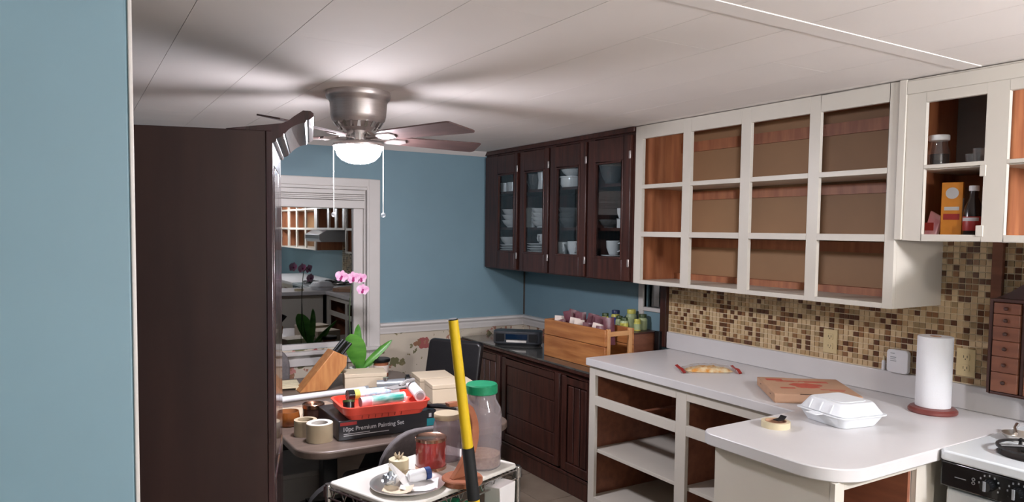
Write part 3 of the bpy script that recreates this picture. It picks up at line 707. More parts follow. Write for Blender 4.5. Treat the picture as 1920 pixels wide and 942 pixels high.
B(-.246, -.016, -1.545, -1.195, DZ+.185, DZ+.195).build('box_lid', 'dark', dk, w=True, bevel=.002)
tag(B(-.012, .012, -.02, .02, 0, .2).build('black_binder', 'black', loc=(-.04, -1.575, DZ), bevel=.002), 'black narrow binder standing between brown box and counter', 'binder')
def bottle(loc, r, hh, body, lab, cap, label, capn=None):
    t = thing('vitamin_bottle', label, 'bottle', loc, 0, 'vitamin bottles on the brown box')
    MB().lathe([(.0001, 0), (r*.95, 0), (r, .003), (r, hh*.66), (r*.8, hh*.76), (r*.72, hh*.8), (.0001, hh*.8)], n=18).build('bottle_body', body, t)
    MB().lathe([(r+.0002, hh*.1), (r+.0006, hh*.1), (r+.0006, hh*.6), (r+.0002, hh*.6)], n=18).build('label', lab, t)
    MB().lathe([(.0001, hh*.78), (r*.86, hh*.78), (r*.86, hh*.97), (r*.8, hh), (.0001, hh)], n=18).build('cap', cap, t)
    return t
BZ = DZ+.1955
bottle((-.175, -1.235, BZ), .024, .085, 'ylab', 'packw', 'oliv', 'vitamin bottle with dark green cap, leftmost on the brown box')
bottle((-.12, -1.27, BZ), .029, .105, 'ylab', 'blulab', 'navy', 'vitamin bottle with navy cap and blue label on the brown box')
bottle((-.16, -1.355, BZ), .024, .08, 'glab', 'glab', 'oliv', 'short pale green bottle with olive cap, middle of the brown box')
bottle((-.19, -1.435, BZ), .025, .08, 'glab', 'ylab', 'oliv', 'front pale yellow bottle with olive cap on the brown box')
bottle((-.06, -1.35, BZ), .032, .115, 'glab', 'glab', 'ylab', 'largest pale bottle with yellow cap at the back of the brown box')
bottle((-.055, -1.45, BZ), .028, .095, 'glab', 'glab', 'oliv', 'rear pale green bottle beside the small dark window')
bottle((-.115, -1.47, BZ), .022, .07, 'ylab', 'glab', 'ylab', 'small yellow bottle between the larger bottles on brown box')

# ================================================================== things on the counter
KZ = .9151
def candy():
    t = thing('candy_bag', 'crumpled clear bag of yellow and orange snacks with red print', 'bag', (-.33, -2.25, KZ), -32)
    rg = random.Random(5); n, m_ = 16, 8; mb = MB(); vs = []
    for s_ in (1, 0):
        for a in range(n+1):
            for b in range(m_+1):
                u, v = a/n*2-1, b/m_*2-1
                hgt = .032*(1-abs(u)**3)*(1-v*v)**.7*(1 if s_ else 0)
                vs.append((u*.145+.01*v, v*(.07+.02*abs(u)**2), .0015+hgt+(rg.uniform(0, .007) if s_ and abs(u) < .98 else 0)))
    fs = []; N = (n+1)*(m_+1)
    for o in (0, N):
        for a in range(n):
            for b in range(m_):
                k = o+a*(m_+1)+b; fs.append((k, k+m_+1, k+m_+2, k+1))
    mb.add(vs, fs); mb.build('clear_film', 'clearjar', t, smooth=20)
    for sx in (-1, 1):
        q = MB()
        q.strip([(sx*.137, -.085, .004), (sx*.14, -.03, .014), (sx*.138, .03, .008), (sx*.142, .085, .012)], [.007]*4, [(1, 0, .3)]*4); q.build('red_edge', 'redlab', t)
    lump = MB(); vs = []; fs = []; n2 = 18
    for a in range(n2+1):
        for b in range(9):
            u, v = a/n2*2-1, b/8*2-1
            vs.append((u*.115+rg.uniform(-.003, .003), v*.055*(1-.35*abs(u)**3), .002+.024*(1-u*u)**.6*(1-v*v)**.5*(.65+.5*rg.random())))
    for a in range(n2):
        for b in range(8):
            k = a*9+b; fs.append((k, k+9, k+10, k+1))
    lump.add(vs, fs).build('snacks', 'snack', t, smooth=60)
candy()
pz = thing('pizza_box', 'kraft cardboard pizza box with red print on the counter', 'pizza box', (-.365, -2.845, KZ), -39)
# local x runs toward the stove side, local y toward the wall
B(-.168, .168, -.168, .168, 0, .036).build('box_tray', 'card', pz, bevel=.0015)
MB().prism([(-.171, -.171), (.171, -.171), (.171, .171), (.06, .171), (.04, .166), (-.04, .166), (-.06, .171), (-.171, .171)], 'z', .0362, .0395).build('lid', 'card', pz, bevel=.001)
B(-.171, .171, -.1725, -.1705, .006, .0385).build('front_flap', 'card', pz)
B(-.1725, -.1705, -.17, .17, .004, .0385).build('side_flap', 'card', pz)
for y_ in (-.1, .09): B(-.1728, -.1705, y_-.008, y_+.008, .022, .026).build('tab_slot', 'cardd', pz)
B(-.07, .0, -.174, -.166, .0388, .0402).build('tab_slot', 'cardd', pz)
pr = MB()
rg = random.Random(11)
for (x, y, a, b_) in ((0, .02, .07, .035), (.0, -.02, .05, .022)):
    pr.prism([(x+a*math.cos(t), y+b_*math.sin(t)*(1.15 if i % 2 else .85)) for i, t in enumerate([2*PI*k/14 for k in range(14)])], 'z', .0396, .0399+.0002*(y < 0))
for (x, y, w_, h_) in ((-.11, .12, .035, .02), (-.06, .1, .03, .006), (-.06, .085, .05, .006), (.05, .1, .06, .008), (.06, .08, .05, .008), (.09, -.06, .05, .006), (.1, -.08, .03, .005), (-.09, -.05, .03, .012)):
    pr.box(x-w_, x+w_, y-h_, y+h_, .0396, .0398)
pr.build('red_print', 'redprint', pz)
fo = thing('foam_clamshell', 'white foam takeout clamshell box on the peninsula', 'takeout box', (-.63, -3.185, KZ), -10)
def frust(mb, z0, z1, a0, b0, a1, b1, r=.03):
    o0 = rrect(-a0, a0, -b0, b0, r, 4); o1 = rrect(-a1, a1, -b1, b1, r, 4); n = len(o0)
    mb.add([(x, y, z0) for x, y in o0]+[(x, y, z1) for x, y in o1], [list(range(n))[::-1], list(range(n, 2*n))]+[(i, (i+1) % n, n+(i+1) % n, n+i) for i in range(n)])
    return mb
frust(MB(), 0, .04, .085, .092, .104, .112).build('bottom_shell', 'foam', fo, bevel=.003)
frust(MB(), .0405, .045, .112, .12, .112, .12).build('flange', 'foam', fo, bevel=.0015)
tl = frust(frust(MB(), .0455, .082, .104, .112, .083, .09), .082, .087, .083, .09, .078, .085).build('lid', 'foam', fo, bevel=.003)
MB().prism(rrect(-.06, .06, -.066, .066, .02, 4), 'z', .0868, .0895).build('embossed_panel', 'foam', tl, bevel=.002)
B(-.145, -.108, -.025, .025, .041, .044).build('latch_tab', 'foam', fo, bevel=.001)
for y_ in (-.05, .0, .05): MB().tube([(-.103, y_, .05), (-.088, y_, .08)], .003, 6).build('rib', 'foam', tl)
tp = thing('masking_tape_roll', 'half-used cream masking tape roll lying on the peninsula', 'tape', (-.905, -3.115, KZ))
MB().lathe([(.038, 0), (.05, 0), (.05, .022), (.038, .022), (.038, 0)], n=32).build('tape_ring', 'wax', tp)
MB().lathe([(.0355, 0), (.0378, 0), (.0378, .0225), (.0355, .0225), (.0355, 0)], n=32).build('core', 'card', tp)
MB().prism([(.0, .022), (.03, .022), (.045, .034), (.042, .036), (.028, .026), (.0, .0245)], 'y', -.012, .012).build('loose_end', 'black', tp)
pt = thing('paper_towel_holder', 'upright white paper towel roll on a round dark red wooden base', 'paper towel', (-.175, -3.275, KZ))
MB().lathe([(.0001, 0), (.084, 0), (.087, .004), (.087, .012), (.08, .02), (.062, .024), (.0001, .024)], n=40).build('base', 'cherry', pt)
MB().lathe([(.02, .0245), (.0615, .0245), (.0625, .027), (.0625, .296), (.0615, .299), (.02, .299), (.02, .0245)], n=48).build('towel_roll', 'towel', pt)
MB().lathe([(.0165, .0245), (.0198, .0245), (.0198, .3), (.0165, .3), (.0165, .0245)], n=20).build('cardboard_core', 'card', pt)
MB().cyl((0, 0, .024), .01, .27, 12).build('post', 'cherry', pt)
# on the backsplash ledge and wall
LZ = 1.0152
dv = thing('white_detector', 'white square plug-in device leaning on the backsplash ledge', 'detector', (-.028, -3.045, LZ-.0), 0)
dv.location = (-.024, -3.045, 1.0152-.0)
MB().prism(rrect(-.047, .047, 0, .1, .014, 4), 'x', -.014, .008).build('case', 'white', dv, bevel=.003)
for k, (z, w_) in enumerate(((.082, .014), (.066, .02), (.058, .018), (.05, .02))): B(-.0148, -.0138, .03-w_*1.3, .03, z, z+.003).build('printed_line', 'silver', dv)
sm = thing('dropper_bottle', 'tiny white dropper bottle beside the white square device', 'bottle', (-.014, -2.972, 1.0152))
MB().lathe([(.0001, 0), (.0085, 0), (.0085, .038), (.006, .043), (.0001, .043)], n=14).build('bottle_body', 'white', sm)
MB().lathe([(.0001, .043), (.006, .043), (.003, .062), (.0001, .064)], n=12).build('nozzle', 'wax', sm)
def outlet(y, z, label):
    t = thing('outlet_plate', label, 'outlet', (-.0086, y, z), 0, 'outlets on the mosaic')
    B(-.006, 0, -.036, .036, -.056, .056).build('cover_plate', 'beige', t, bevel=.002)
    for zz in (-.022, .022):
        s_ = MB().prism(rrect(-.016, .016, zz-.014, zz+.014, .006, 3), 'x', -.0085, -.0055).build('socket', 'beige', t)
        m_ = MB(); m_.box(-.0088, -.0084, -.008, -.0055, zz-.003, zz+.007); m_.box(-.0088, -.0084, .0055, .008, zz-.003, zz+.007); m_.cyl((-.0088, 0, zz-.008), .0025, .0004, 8, 'x'); m_.build('slots', 'slot', s_)
    return t
outlet(-2.706, 1.105, 'beige duplex outlet on the mosaic behind the pizza box')
outlet(-3.31, 1.102, 'beige duplex outlet on the mosaic right of the paper towel roll')
# spice cabinet on the wall
sp = thing('spice_cabinet', 'small walnut spice cabinet with six drawers hung beside the stove', 'spice cabinet', (-.05, -3.50, 1.005))
mb = MB(); mb.box(-.03, -.009, -3.434, -3.395, 1.018, 1.585); mb.box(-.03, -.009, -3.68, -3.66, 1.018, 1.585)
mb.build('back_post', 'walnut', sp, w=True, bevel=.003)
mb = MB(); mb.box(-.11, -.009, -3.446, -3.434, 1.018, 1.375); mb.box(-.11, -.009, -3.66, -3.645, 1.018, 1.375); mb.box(-.11, -.009, -3.645, -3.446, 1.018, 1.026); mb.box(-.11, -.009, -3.645, -3.446, 1.363, 1.375); mb.box(-.105, -.009, -3.555, -3.542, 1.026, 1.363); mb.box(-.02, -.009, -3.645, -3.446, 1.026, 1.363)
mb.build('case', 'walnutd', sp, w=True, bevel=.002)
MB().prism([(-3.434, 1.3755), (-3.655, 1.3755), (-3.655, 1.5), (-3.58, 1.46), (-3.52, 1.43), (-3.48, 1.40)], 'x', -.06, -.045).build('scalloped_gallery', 'walnutd', sp, w=True)
zz = 1.028
for hh in (.073, .058, .058, .052, .046, .040):
    for ya, yb in ((-3.541, -3.447), (-3.643, -3.556)):
        dw = B(-.114, -.03, ya+.002, yb-.002, zz, zz+hh).build('drawer', 'walnut', sp, w=True, bevel=.003)
        MB().ball((-.12, (ya+yb)/2, zz+hh/2), .0075, 10).build('knob', 'walnutd', dw, w=True)
    zz += hh+.0012
# range hood
hd = thing('range_hood', 'grey range hood under the short wall cabinet above the stove', 'range hood', (-.25, -3.95, 1.44))
MB().prism([(-.012, 1.44), (-.47, 1.44), (-.50, 1.47), (-.50, 1.53), (-.40, 1.586), (-.012, 1.586)], 'y', -4.33, -3.72).build('hood_shell', 'silver', hd, w=True, bevel=.004)
B(-.502, -.498, -4.3, -3.74, 1.48, 1.52).build('control_strip', 'black', hd, w=True)
# stove
st = thing('gas_stove', 'white gas stove with black control panel and iron grate', 'stove', (-.33, -3.95, FZ))
B(-.615, -.03, -4.335, -3.566, FZ, .885).build('oven_body', 'enamel', st, w=True, bevel=.004)
MB().prism(rrect(-.665, -.025, -4.338, -3.560, .02, 4), 'z', .885, .918).build('cooktop', 'enamel', st, w=True, bevel=.006, seg=3)
B(-.06, -.026, -4.338, -3.56, .918, 1.0).build('back_guard', 'enamel', st, w=True, bevel=.006)
B(-.655, -.613, -4.336, -3.562, .798, .883).build('control_panel', 'stoveblk', st, w=True, bevel=.006)
B(-.64, -.613, -4.33, -3.575, .3, .79).build('oven_door', 'enamel', st, w=True, bevel=.008)
MB().tube([(-.64, -3.66, .745), (-.675, -3.66, .745), (-.675, -4.24, .745), (-.64, -4.24, .745)], .011).build('door_handle', 'black', st, w=True)
for k, y in enumerate((-3.71, -3.79, -4.05, -4.13, -4.24)):
    kn = MB().lathe([(.0001, -.03), (.016, -.03), (.019, -.004), (.019, 0), (.0001, 0)], (-.655, y, .842), 20, 'x').build('knob', 'stoveblk', st, w=True)
    B(-.689, -.684, y-.0035, y+.0035, .828, .858).build('pointer', 'silver', kn, w=True)
    for a in range(9):
        t = math.radians(-30+30*a); B(-.6565, -.6545, y+.029*math.cos(t)-.002, y+.029*math.cos(t)+.002, .842+.029*math.sin(t)-.003, .842+.029*math.sin(t)+.003).build('dial_mark', 'silver', kn, w=True)
B(-.6562, -.6545, -3.642, -3.608, .836, .8385).build('printed_line', 'silver', st, w=True)
for dz in (0, .012): MB().lathe([(.003, -.0012), (.0055, -.0012), (.0055, 0), (.003, 0), (.003, -.0012)], (-.655, -3.664, .834+dz), 12, 'x').build('burner_symbol', 'silver', st, w=True)
def burner(x, y):
    b_ = MB().lathe([(.0001, .9185), (.098, .9185), (.1, .921), (.085, .923), (.05, .919), (.0001, .9192)], (x, y, 0), 32).build('drip_pan', 'iron', st, w=True)
    MB().lathe([(.0001, .92), (.036, .92), (.036, .934), (.03, .938), (.0001, .938)], (x, y, 0), 24).build('burner_cap', 'iron', b_, w=True)
    for k in range(4):
        a = PI/4+PI/2*k
        q = MB(); q.tube([(x+.1*math.cos(a), y+.1*math.sin(a), .921), (x+.095*math.cos(a), y+.095*math.sin(a), .945), (x+.03*math.cos(a), y+.03*math.sin(a), .947)], .0055, 6); q.build('grate_bar', 'iron', b_, w=True)
    q = MB(); q.lathe([(.094, .9385), (.103, .9385), (.103, .945), (.094, .945), (.094, .9385)], (x, y, 0), 28); q.build('grate_ring', 'iron', b_, w=True)
burner(-.48, -3.755); burner(-.2, -3.755); burner(-.48, -4.14); burner(-.2, -4.14)
sn = thing('spoon_rest', 'round grey metal spoon rest on the stove behind the iron grate', 'spoon rest', (-.335, -3.648, .9181))
MB().lathe([(.0001, .0), (.03, .0), (.052, .024), (.05, .026), (.028, .004), (.0001, .003)], n=28).build('dish', 'tin', sn)
MB().tube([(.025, .02, .016), (.05, .035, .03), (.09, .045, .034)], [.006, .005, .007], 8).build('handle', 'tin', sn)

# ================================================================== dining table and what is on it
TZ = .68
tb = thing('dining_table', 'dark brown dining table with rounded corners covered in painting supplies', 'table', (-1.7, -1.1, FZ))
MB().prism(rrect(-2.262, -1.225, -1.885, -.33, .14, 8), 'z', TZ-.035, TZ).build('tabletop', 'table', tb, w=True, bevel=.008, seg=3)
for x in (-2.02, -1.4):
    for y in (-1.45, -.62): B(x-.035, x+.035, y-.035, y+.035, FZ, TZ-.07).build('leg', 'black', tb, w=True, bevel=.004)
mb = MB(); mb.box(-2.05, -1.37, -1.48, -1.45, TZ-.09, TZ-.036); mb.box(-2.05, -1.37, -.64, -.61, TZ-.09, TZ-.036); mb.box(-2.05, -2.02, -1.48, -.61, TZ-.09, TZ-.036); mb.box(-1.4, -1.37, -1.48, -.61, TZ-.09, TZ-.036)
mb.build('apron', 'black', tb, w=True, bevel=.002)
T = TZ+.0002
# painting set carton
ps = thing('painting_set_box', 'black printed painting set carton under the red tray on the table', 'box', (-1.835, -1.60, T), -1)
B(-.232, .232, -.165, .165, 0, .088).build('carton', 'setbox', ps, bevel=.003)
B(-.225, -.15, -.166, -.1648, .066, .08).build('red_print', 'redlab', ps); B(.185, .232, -.1662, -.1648, .016, .05).build('teal_print', 'teal', ps)
mt = Matrix.Translation((-.215, -.1655, .04)) @ Matrix.Rotation(PI/2, 4, 'X')
text_mesh('lettering', '10pc Premium Painting Set', .0265, 'print', ps, mt)
B(-.21, .0, -.1658, -.1648, .018, .0215).build('small_print', 'print', ps); B(-.21, -.09, -.1658, -.1648, .026, .029).build('small_print', 'print', ps)
B(.195, .208, -.1664, -.1648, .056, .074).build('white_print', 'print', ps)
# red tray
tr = thing('red_paint_tray', 'bright red plastic roller tray holding caulk tubes', 'paint tray', (-1.845, -1.675, T+.0885), -4)
def tray(m0, wall=.004):
    mb = MB(); o = rrect(-.2, .2, -.13, .13, .045, 6); n = len(o)
    rings = [(.86, 0), (.93, .022), (.97, .024), (1.0, .054), (1.03, .055), (1.03, .06), (.975, .06), (.95, .028), (.84, .005)]
    vs = [(x*s, y*s, z) for s, z in rings for x, y in o]
    fs = [list(range(n))[::-1], [(len(rings)-1)*n+i for i in range(n)]]
    for r_ in range(len(rings)-1):
        for i in range(n): fs.append((r_*n+i, r_*n+(i+1) % n, (r_+1)*n+(i+1) % n, (r_+1)*n+i))
    return mb.add(vs, fs)
trb = tray(0).build('tray_shell', 'red', tr, smooth=30)
for k in range(7):
    x = -.12+.03*k; MB().hexa([(x, -.116, .004), (x+.003, -.116, .004), (x+.003, -.11, .004), (x, -.11, .004), (x, -.1225, .02), (x+.003, -.1225, .02), (x+.003, -.115, .02), (x, -.115, .02)]).build('rib', 'redglass', tr)
def cyl_thing(name, label, cat, p0, p1, r, m, parts=(), prof=None):
    p0, p1 = Vector(p0), Vector(p1); dv_ = p1-p0; Lh = dv_.length
    t = thing(name, label, cat, p0); t.rotation_mode = 'QUATERNION'; t.rotation_quaternion = Vector((0, 0, 1)).rotation_difference(dv_.normalized())
    MB().lathe(prof(Lh) if prof else [(.0001, 0), (r, 0), (r, Lh), (.0001, Lh)], n=24).build(name+'_body', m, t, bevel=0)
    for (nm, a, b, rr, mm) in parts: MB().lathe([(.0001, a*Lh), (rr, a*Lh), (rr, b*Lh), (.0001, b*Lh)], n=24).build(nm, mm, t)
    return t
tz = T+.0885+.056
cyl_thing('caulk_tube', 'white and blue printed caulk tube at the back of the red tray', 'tube', (-1.985, -1.625, tz+.022), (-1.735, -1.615, tz+.014), .024, 'white',
          (('blue_label', .3, .82, .0244, mat('light_blue_print', '7FB4D8', .4, col2='E4ECF2', scale=40)), ('dark_end', .0, .12, .0246, 'stoveblk'), ('green_band', .12, .22, .0246, 'ylab')))
cyl_thing('caulk_tube', 'white tube with teal print across the front of the red tray', 'tube', (-1.965, -1.742, tz+.012), (-1.75, -1.73, tz+.014), .022, 'white',
          (('teal_label', .25, .95, .0224, mat('teal_white_print', '2E9A8A', .4, col2='DCE8E8', scale=25, stretch=(1, 1, .3))), ('pink_end', 0, .22, .0226, 'pink')))
cyl_thing('caulk_tube', 'white caulk tube seen end-on at the right of the red tray', 'tube', (-1.69, -1.775, tz+.017), (-1.66, -1.60, tz+.03), .026, 'white', (('grey_end', -.01, .02, .018, 'silver'),))
cyl_thing('paint_jar', 'small dark green jar lying at the left of red tray', 'jar', (-2.005, -1.705, tz-.03), (-2.0, -1.69, tz+.014), .026, 'stoveblk', (('lid', .8, 1.02, .027, 'oliv'),))
tg = thing('trowel', 'grey flat trowel lying across the right end of the red tray', 'trowel', (-1.76, -1.665, tz+.043), 20)
B(-.05, .05, -.03, .03, 0, .004).build('blade', 'bin', tg); MB().tube([(.02, 0, .004), (.06, 0, .02), (.11, 0, .02)], .009).build('handle', 'bin', tg)
# tape rolls, candles
tp = thing('duct_tape_roll', 'wide tan and white tape roll at the table corner', 'tape', (-2.135, -1.70, T))
MB().lathe([(.04, 0), (.057, 0), (.057, .078), (.04, .078), (.04, 0)], n=36).build('tape_ring', 'tan', tp)
MB().lathe([(.036, -.0), (.0555, .0785), (.053, .0805), (.042, .0805), (.036, .078), (.036, 0)], n=36).build('inner_roll', 'bone', tp)
tag(MB().lathe([(.035, 0), (.05, 0), (.05, .07), (.035, .07), (.035, 0)], n=30).build('brown_tape_roll', 'tan', loc=(-2.165, -1.585, T)), 'brown packing tape roll tucked behind the wide tape roll', 'tape')
ca = thing('amber_candle', 'amber glass candle holder beside the hutch on the table', 'candle holder', (-2.19, -1.39, T))
MB().lathe([(.0001, 0), (.042, 0), (.049, .01), (.052, .04), (.048, .068), (.044, .068), (.047, .04), (.044, .03), (.0001, .03)], n=32).build('holder', 'amber', ca)
MB().cyl((0, 0, .03), .04, .012, 24).build('wax', 'wax', ca)
cb = thing('brown_jar_candle', 'dark brown jar candle with metal lid behind the tape roll', 'candle', (-2.075, -1.40, T))
MB().lathe([(.0001, 0), (.048, 0), (.05, .005), (.05, .075), (.0001, .075)], n=30).build('jar', 'jarbrown', cb)
MB().lathe([(.0001, .075), (.052, .075), (.052, .092), (.05, .094), (.046, .088), (.0001, .087)], n=30).build('lid', 'copper', cb)
# placemat papers
for k, (x, y, rz, l_) in enumerate(((-2.0, -1.14, 12, 'floral printed paper lying on the table behind the candles'), (-2.13, -1.18, -20, 'pale torn paper at the table edge beside the hutch'))):
    o = B(-.13 if k == 0 else -.07, .13 if k == 0 else .06, -.11, .11, 0, .002).build('floral_paper', 'floralprint' if k == 0 else 'boxc', loc=(x, y, T+.0022*k)); o.rotation_euler[2] = math.radians(rz); tag(o, l_, 'paper')
cyl_thing('white_pole', 'white paint roller pole lying across the table', 'pole', (-2.23, -.95, T+.0185), (-1.62, -.90, T+.0185), .016, 'white', (('end_cap', .97, 1.0, .018, 'silver'),))
# slats
sl = thing('slatted_rack', 'pale wooden slatted rack at the far left of the table', 'rack', (-2.02, -.56, T), -8)
for k in range(5): B(-.1, .1, -.1+.042*k, -.066+.042*k, .012, .022+.006*k*0).build('slat', 'wax', sl, bevel=.002)
for x in (-.08, .07): B(x, x+.02, -.1, .105, 0, .0118).build('runner', 'wax', sl)
# knife block
kb = thing('knife_block', 'leaning wooden knife block with black-handled knives by the window', 'knife block', (-1.83, -.7, T))
MB().prism([(-.135, 0), (.06, .225), (.14, .185), (.135, .13), (.02, 0)], 'y', -.055, .055).build('block', 'block', kb, bevel=.004)
for k, (u, yy) in enumerate(((.3, -.03), (.3, .02), (.7, -.03), (.7, .02), (.5, .0))):
    x, z = .06+.08*u, .225-.04*u
    MB().tube([(x-.01, yy, z-.012), (x+.03, yy, z+.035), (x+.055, yy, z+.062)], [.008, .009, .0085], 8).build('knife_handle', 'black', kb)
# orchid
orc = thing('potted_orchid', 'pink potted orchid with long green leaves in front of the window', 'orchid', (-1.53, -.50, T))
MB().lathe([(.0001, 0), (.045, 0), (.06, .065), (.055, .067), (.05, .05), (.0001, .05)], n=28).build('pot', 'ceramic', orc)
def leaf(pts, wmax, sd, cup=.25):
    n = len(pts); ws = [max(wmax*(.3 if i < 3 else .06), wmax*math.sin(PI*(i/(n-1))**1.15)**.5 if i < n-1 else 0) for i in range(n)]
    MB().strip(pts, ws, [sd]*n, cup).build('leaf', 'leaf', orc, smooth=70)
def bez(a, b, c, n=14): return [tuple((1-t)**2*p+2*t*(1-t)*q+t*t*r for p, q, r in zip(a, b, c)) for t in [i/(n-1) for i in range(n)]]
cr_ = (RR.x, RR.y, 0)
leaf(bez((.01, 0, .05), (-.03, -.05, .19), (-.075, -.06, .285)), .062, (.9, -.35, .25))
leaf(bez((.01, 0, .05), (.08, -.02, .13), (.21, -.02, .225)), .034, (.35, -.5, -.35))
leaf(bez((.02, 0, .05), (.10, .0, .09), (.15, .01, .19)), .026, (.5, -.5, -.3))
leaf(bez((0, .02, .05), (0, .05, .18), (.01, .04, .33)), .03, (.85, -.4, 0))
leaf(bez((0, -.01, .05), (-.07, -.02, .075), (-.14, -.04, .05)), .02, (0, 1, .1))
sp_ = [(-.02, .0, .05), (-.055, 0, .25), (-.06, 0, .4), (-.055, 0, .52), (-.045, -.005, .6), (-.02, -.01, .635), (.01, -.01, .60)]
MB().tube(sp_, .003, 6).build('flower_stem', 'stem', orc)
MB().tube([(-.07, .01, 0.04), (-.064, .006, .3), (-.06, .004, .5)], .0022, 6).build('support_stake', 'black', orc)
def flower(c, s, tilt):
    f_ = MB().ball((0, 0, 0), .007*s, 8).build('flower', 'lip', orc); f_.location = c
    f_.rotation_euler = (math.radians(80), math.radians(tilt), -yaw)
    for k, (a, l_, wv) in enumerate(((90, .034, .012), (18, .036, .02), (162, .036, .02), (-45, .03, .012), (-135, .03, .012))):
        t = math.radians(a); dx, dy = math.cos(t), math.sin(t)
        pts = [(dx*l_*u*s, dy*l_*u*s, .004*u*u*s) for u in (0.05, .3, .6, .85, 1)]
        MB().strip(pts, [wv*q_*s for q_ in (.3, .85, 1, .75, .25)], [(-dy, dx, 0)]*5, .15, .0006).build('petal', 'petal', f_)
    MB().strip([(0, -.003, .004), (0, -.012*s, .010*s), (0, -.02*s, .008*s)], [.004*s, .008*s, .003*s], [(1, 0, 0)]*3, .2, .0006).build('lip', 'lip', f_)
flower((-.115, -.02, .635), 1.15, 12); flower((-.045, -.03, .625), 1.2, -8); flower((.005, -.03, .62), 1.05, -15); flower((.015, -.03, .55), 1.1, 5)
# cartons
def carton(loc, rz, a, b_, hh, label, nm='paper_carton'):
    t = thing(nm, label, 'carton', loc, rz, 'cream cartons on the table')
    MB().box(-a, a, -b_, b_, 0, hh-.022).build('carton_base', 'boxc', t, bevel=.002); MB().box(-a-.0015, a+.0015, -b_-.0015, b_+.0015, hh-.0215, hh).build('carton_lid', 'boxc', t, bevel=.002)
carton((-1.575, -.72, T), -14, .12, .085, .085, 'cream carton in front of the orchid leaves')
carton((-1.27, -1.02, T), -10, .10, .10, .09, 'cream carton at the back beside the yellow pole')
carton((-1.29, -1.28, T), -10, .12, .085, .10, 'cream carton in front of the other, beside the yellow pole')
jb = thing('black_lid_jar', 'small jar with wide black lid behind the cream carton', 'jar', (-1.385, -.50, T))
MB().lathe([(.0001, 0), (.045, 0), (.047, .004), (.047, .085), (.043, .09), (.0001, .09)], n=26).build('jar_body', 'stand', jb)
MB().lathe([(.0475, .02), (.0478, .021), (.0478, .068), (.0475, .069)], n=26).build('label', 'packw', jb)
MB().lathe([(.0001, .09), (.056, .09), (.058, .094), (.058, .106), (.054, .111), (.0001, .112)], n=30).build('lid', 'black', jb)
cg = thing('caulking_gun', 'grey cordless tool with dark collar between the cartons', 'tool', (-1.475, -.915, T), -20)
MB().lathe([(.0001, -.09), (.024, -.09), (.026, -.03), (.03, .03), (.032, .09), (.0001, .09)], (0, 0, .033), 20, 'x').build('barrel', 'silver', cg)
MB().lathe([(.03, .07), (.043, .075), (.043, .095), (.03, .1)], (0, 0, .043), 20, 'x').build('collar', 'black', cg)
MB().cyl((-.04, 0, .05), .017, .022, 14).build('knob', 'chrome', cg)
ke = thing('keyring', 'black strap with metal key rings hanging off the carton edge', 'keys', (-1.575, -1.79, T+.09), -25)
ke.location = (-1.60, -1.775, T+.0885)
MB().tube([(-.05, .02, .012), (0, 0, .016), (.05, -.01, .012), (.085, -.02, .004)], [.01, .012, .01, .006], 8).build('strap', 'black', ke)
MB().lathe([(.013, -.0012), (.0155, -.0012), (.0155, .0012), (.013, .0012), (.013, -.0012)], (.1, -.022, -.002), 20, 'y').build('ring', 'chrome', ke)
MB().lathe([(.009, -.001), (.011, -.001), (.011, .001), (.009, .001), (.009, -.001)], (.09, -.025, .008), 16, 'x').build('ring', 'chrome', ke)

# ================================================================== chairs and floor things
def chair(name, label, loc, rz, seat_m, zs, zt, wd=.4, rr=.06, leg_m='black', group='chairs around the table', dp=.4, taper=.9):
    """origin at floor; +y is the front, the back stands at y=0"""
    t = thing(name, label, 'chair', loc, rz, group)
    MB().prism(rrect(-wd/2, wd/2, .0, dp, .05, 4), 'z', zs-.06, zs).build('seat', seat_m, t, bevel=.015, seg=3)
    o = rrect(-wd/2, wd/2, zs-.02, zt, rr, 6); o = [(x*(1 if z < zs+.1 else taper), z) for x, z in o]
    mb = MB(); mb.prism(o, 'y', -.025, .02)
    mb.v = [(x, y-.10*max(0, z-zs)/(zt-zs)+.02*math.cos(x*6)-.02, z) for x, y, z in mb.v]
    mb.build('backrest', seat_m, t, bevel=.014, seg=3)
    for x in (-wd/2+.03, wd/2-.03):
        for y in (.03, dp-.03): MB().lathe([(.0001, 0), (.012, 0), (.018, zs-.06), (.0001, zs-.06)], (x, y, 0), 12).build('leg', leg_m, t)
    return t
chair('leather_chair', 'black leather dining chair behind the yellow pole, facing the table', (-1.115, -.885, FZ), 121, 'leather', .44, .875, .38, .03, taper=1, dp=.36)
chair('fabric_chair', 'grey fabric dining chair pushed to the table behind the white cart', (-1.76, -1.93, FZ), 2, 'greyfab', .42, .72, .44, .15, taper=1)
chair('dark_chair', 'dark low chair with rounded back beside the hutch and cart', (-2.16, -2.06, FZ), -8, 'darkfab', .40, .60, .28, .13, dp=.3, taper=1)
chair('fabric_chair', 'grey fabric chair by the window at the far left of table', (-2.10, -.24, FZ), 160, 'greyfab', .42, .80, .44, .12, dp=.3)
bn = thing('storage_bin', 'grey plastic storage bin under the dining table', 'bin', (-2.09, -1.17, FZ))
frust(MB(), 0, .36, .12, .16, .14, .19).build('bin_body', 'bin', bn, bevel=.004)
frust(MB(), .36, .385, .15, .2, .15, .2).build('bin_lid', 'bin', bn, bevel=.004)
bk = thing('black_bag', 'black bag standing on the floor under the table', 'bag', (-1.64, -1.35, FZ))
frust(frust(MB(), 0, .3, .16, .12, .17, .12), .3, .46, .17, .12, .12, .05).build('bag_body', 'darkfab', bk, bevel=.01)
MB().tube([(-.08, 0, .45), (-.06, 0, .54), (.06, 0, .54), (.08, 0, .45)], .008).build('bag_handle', 'black', bk)

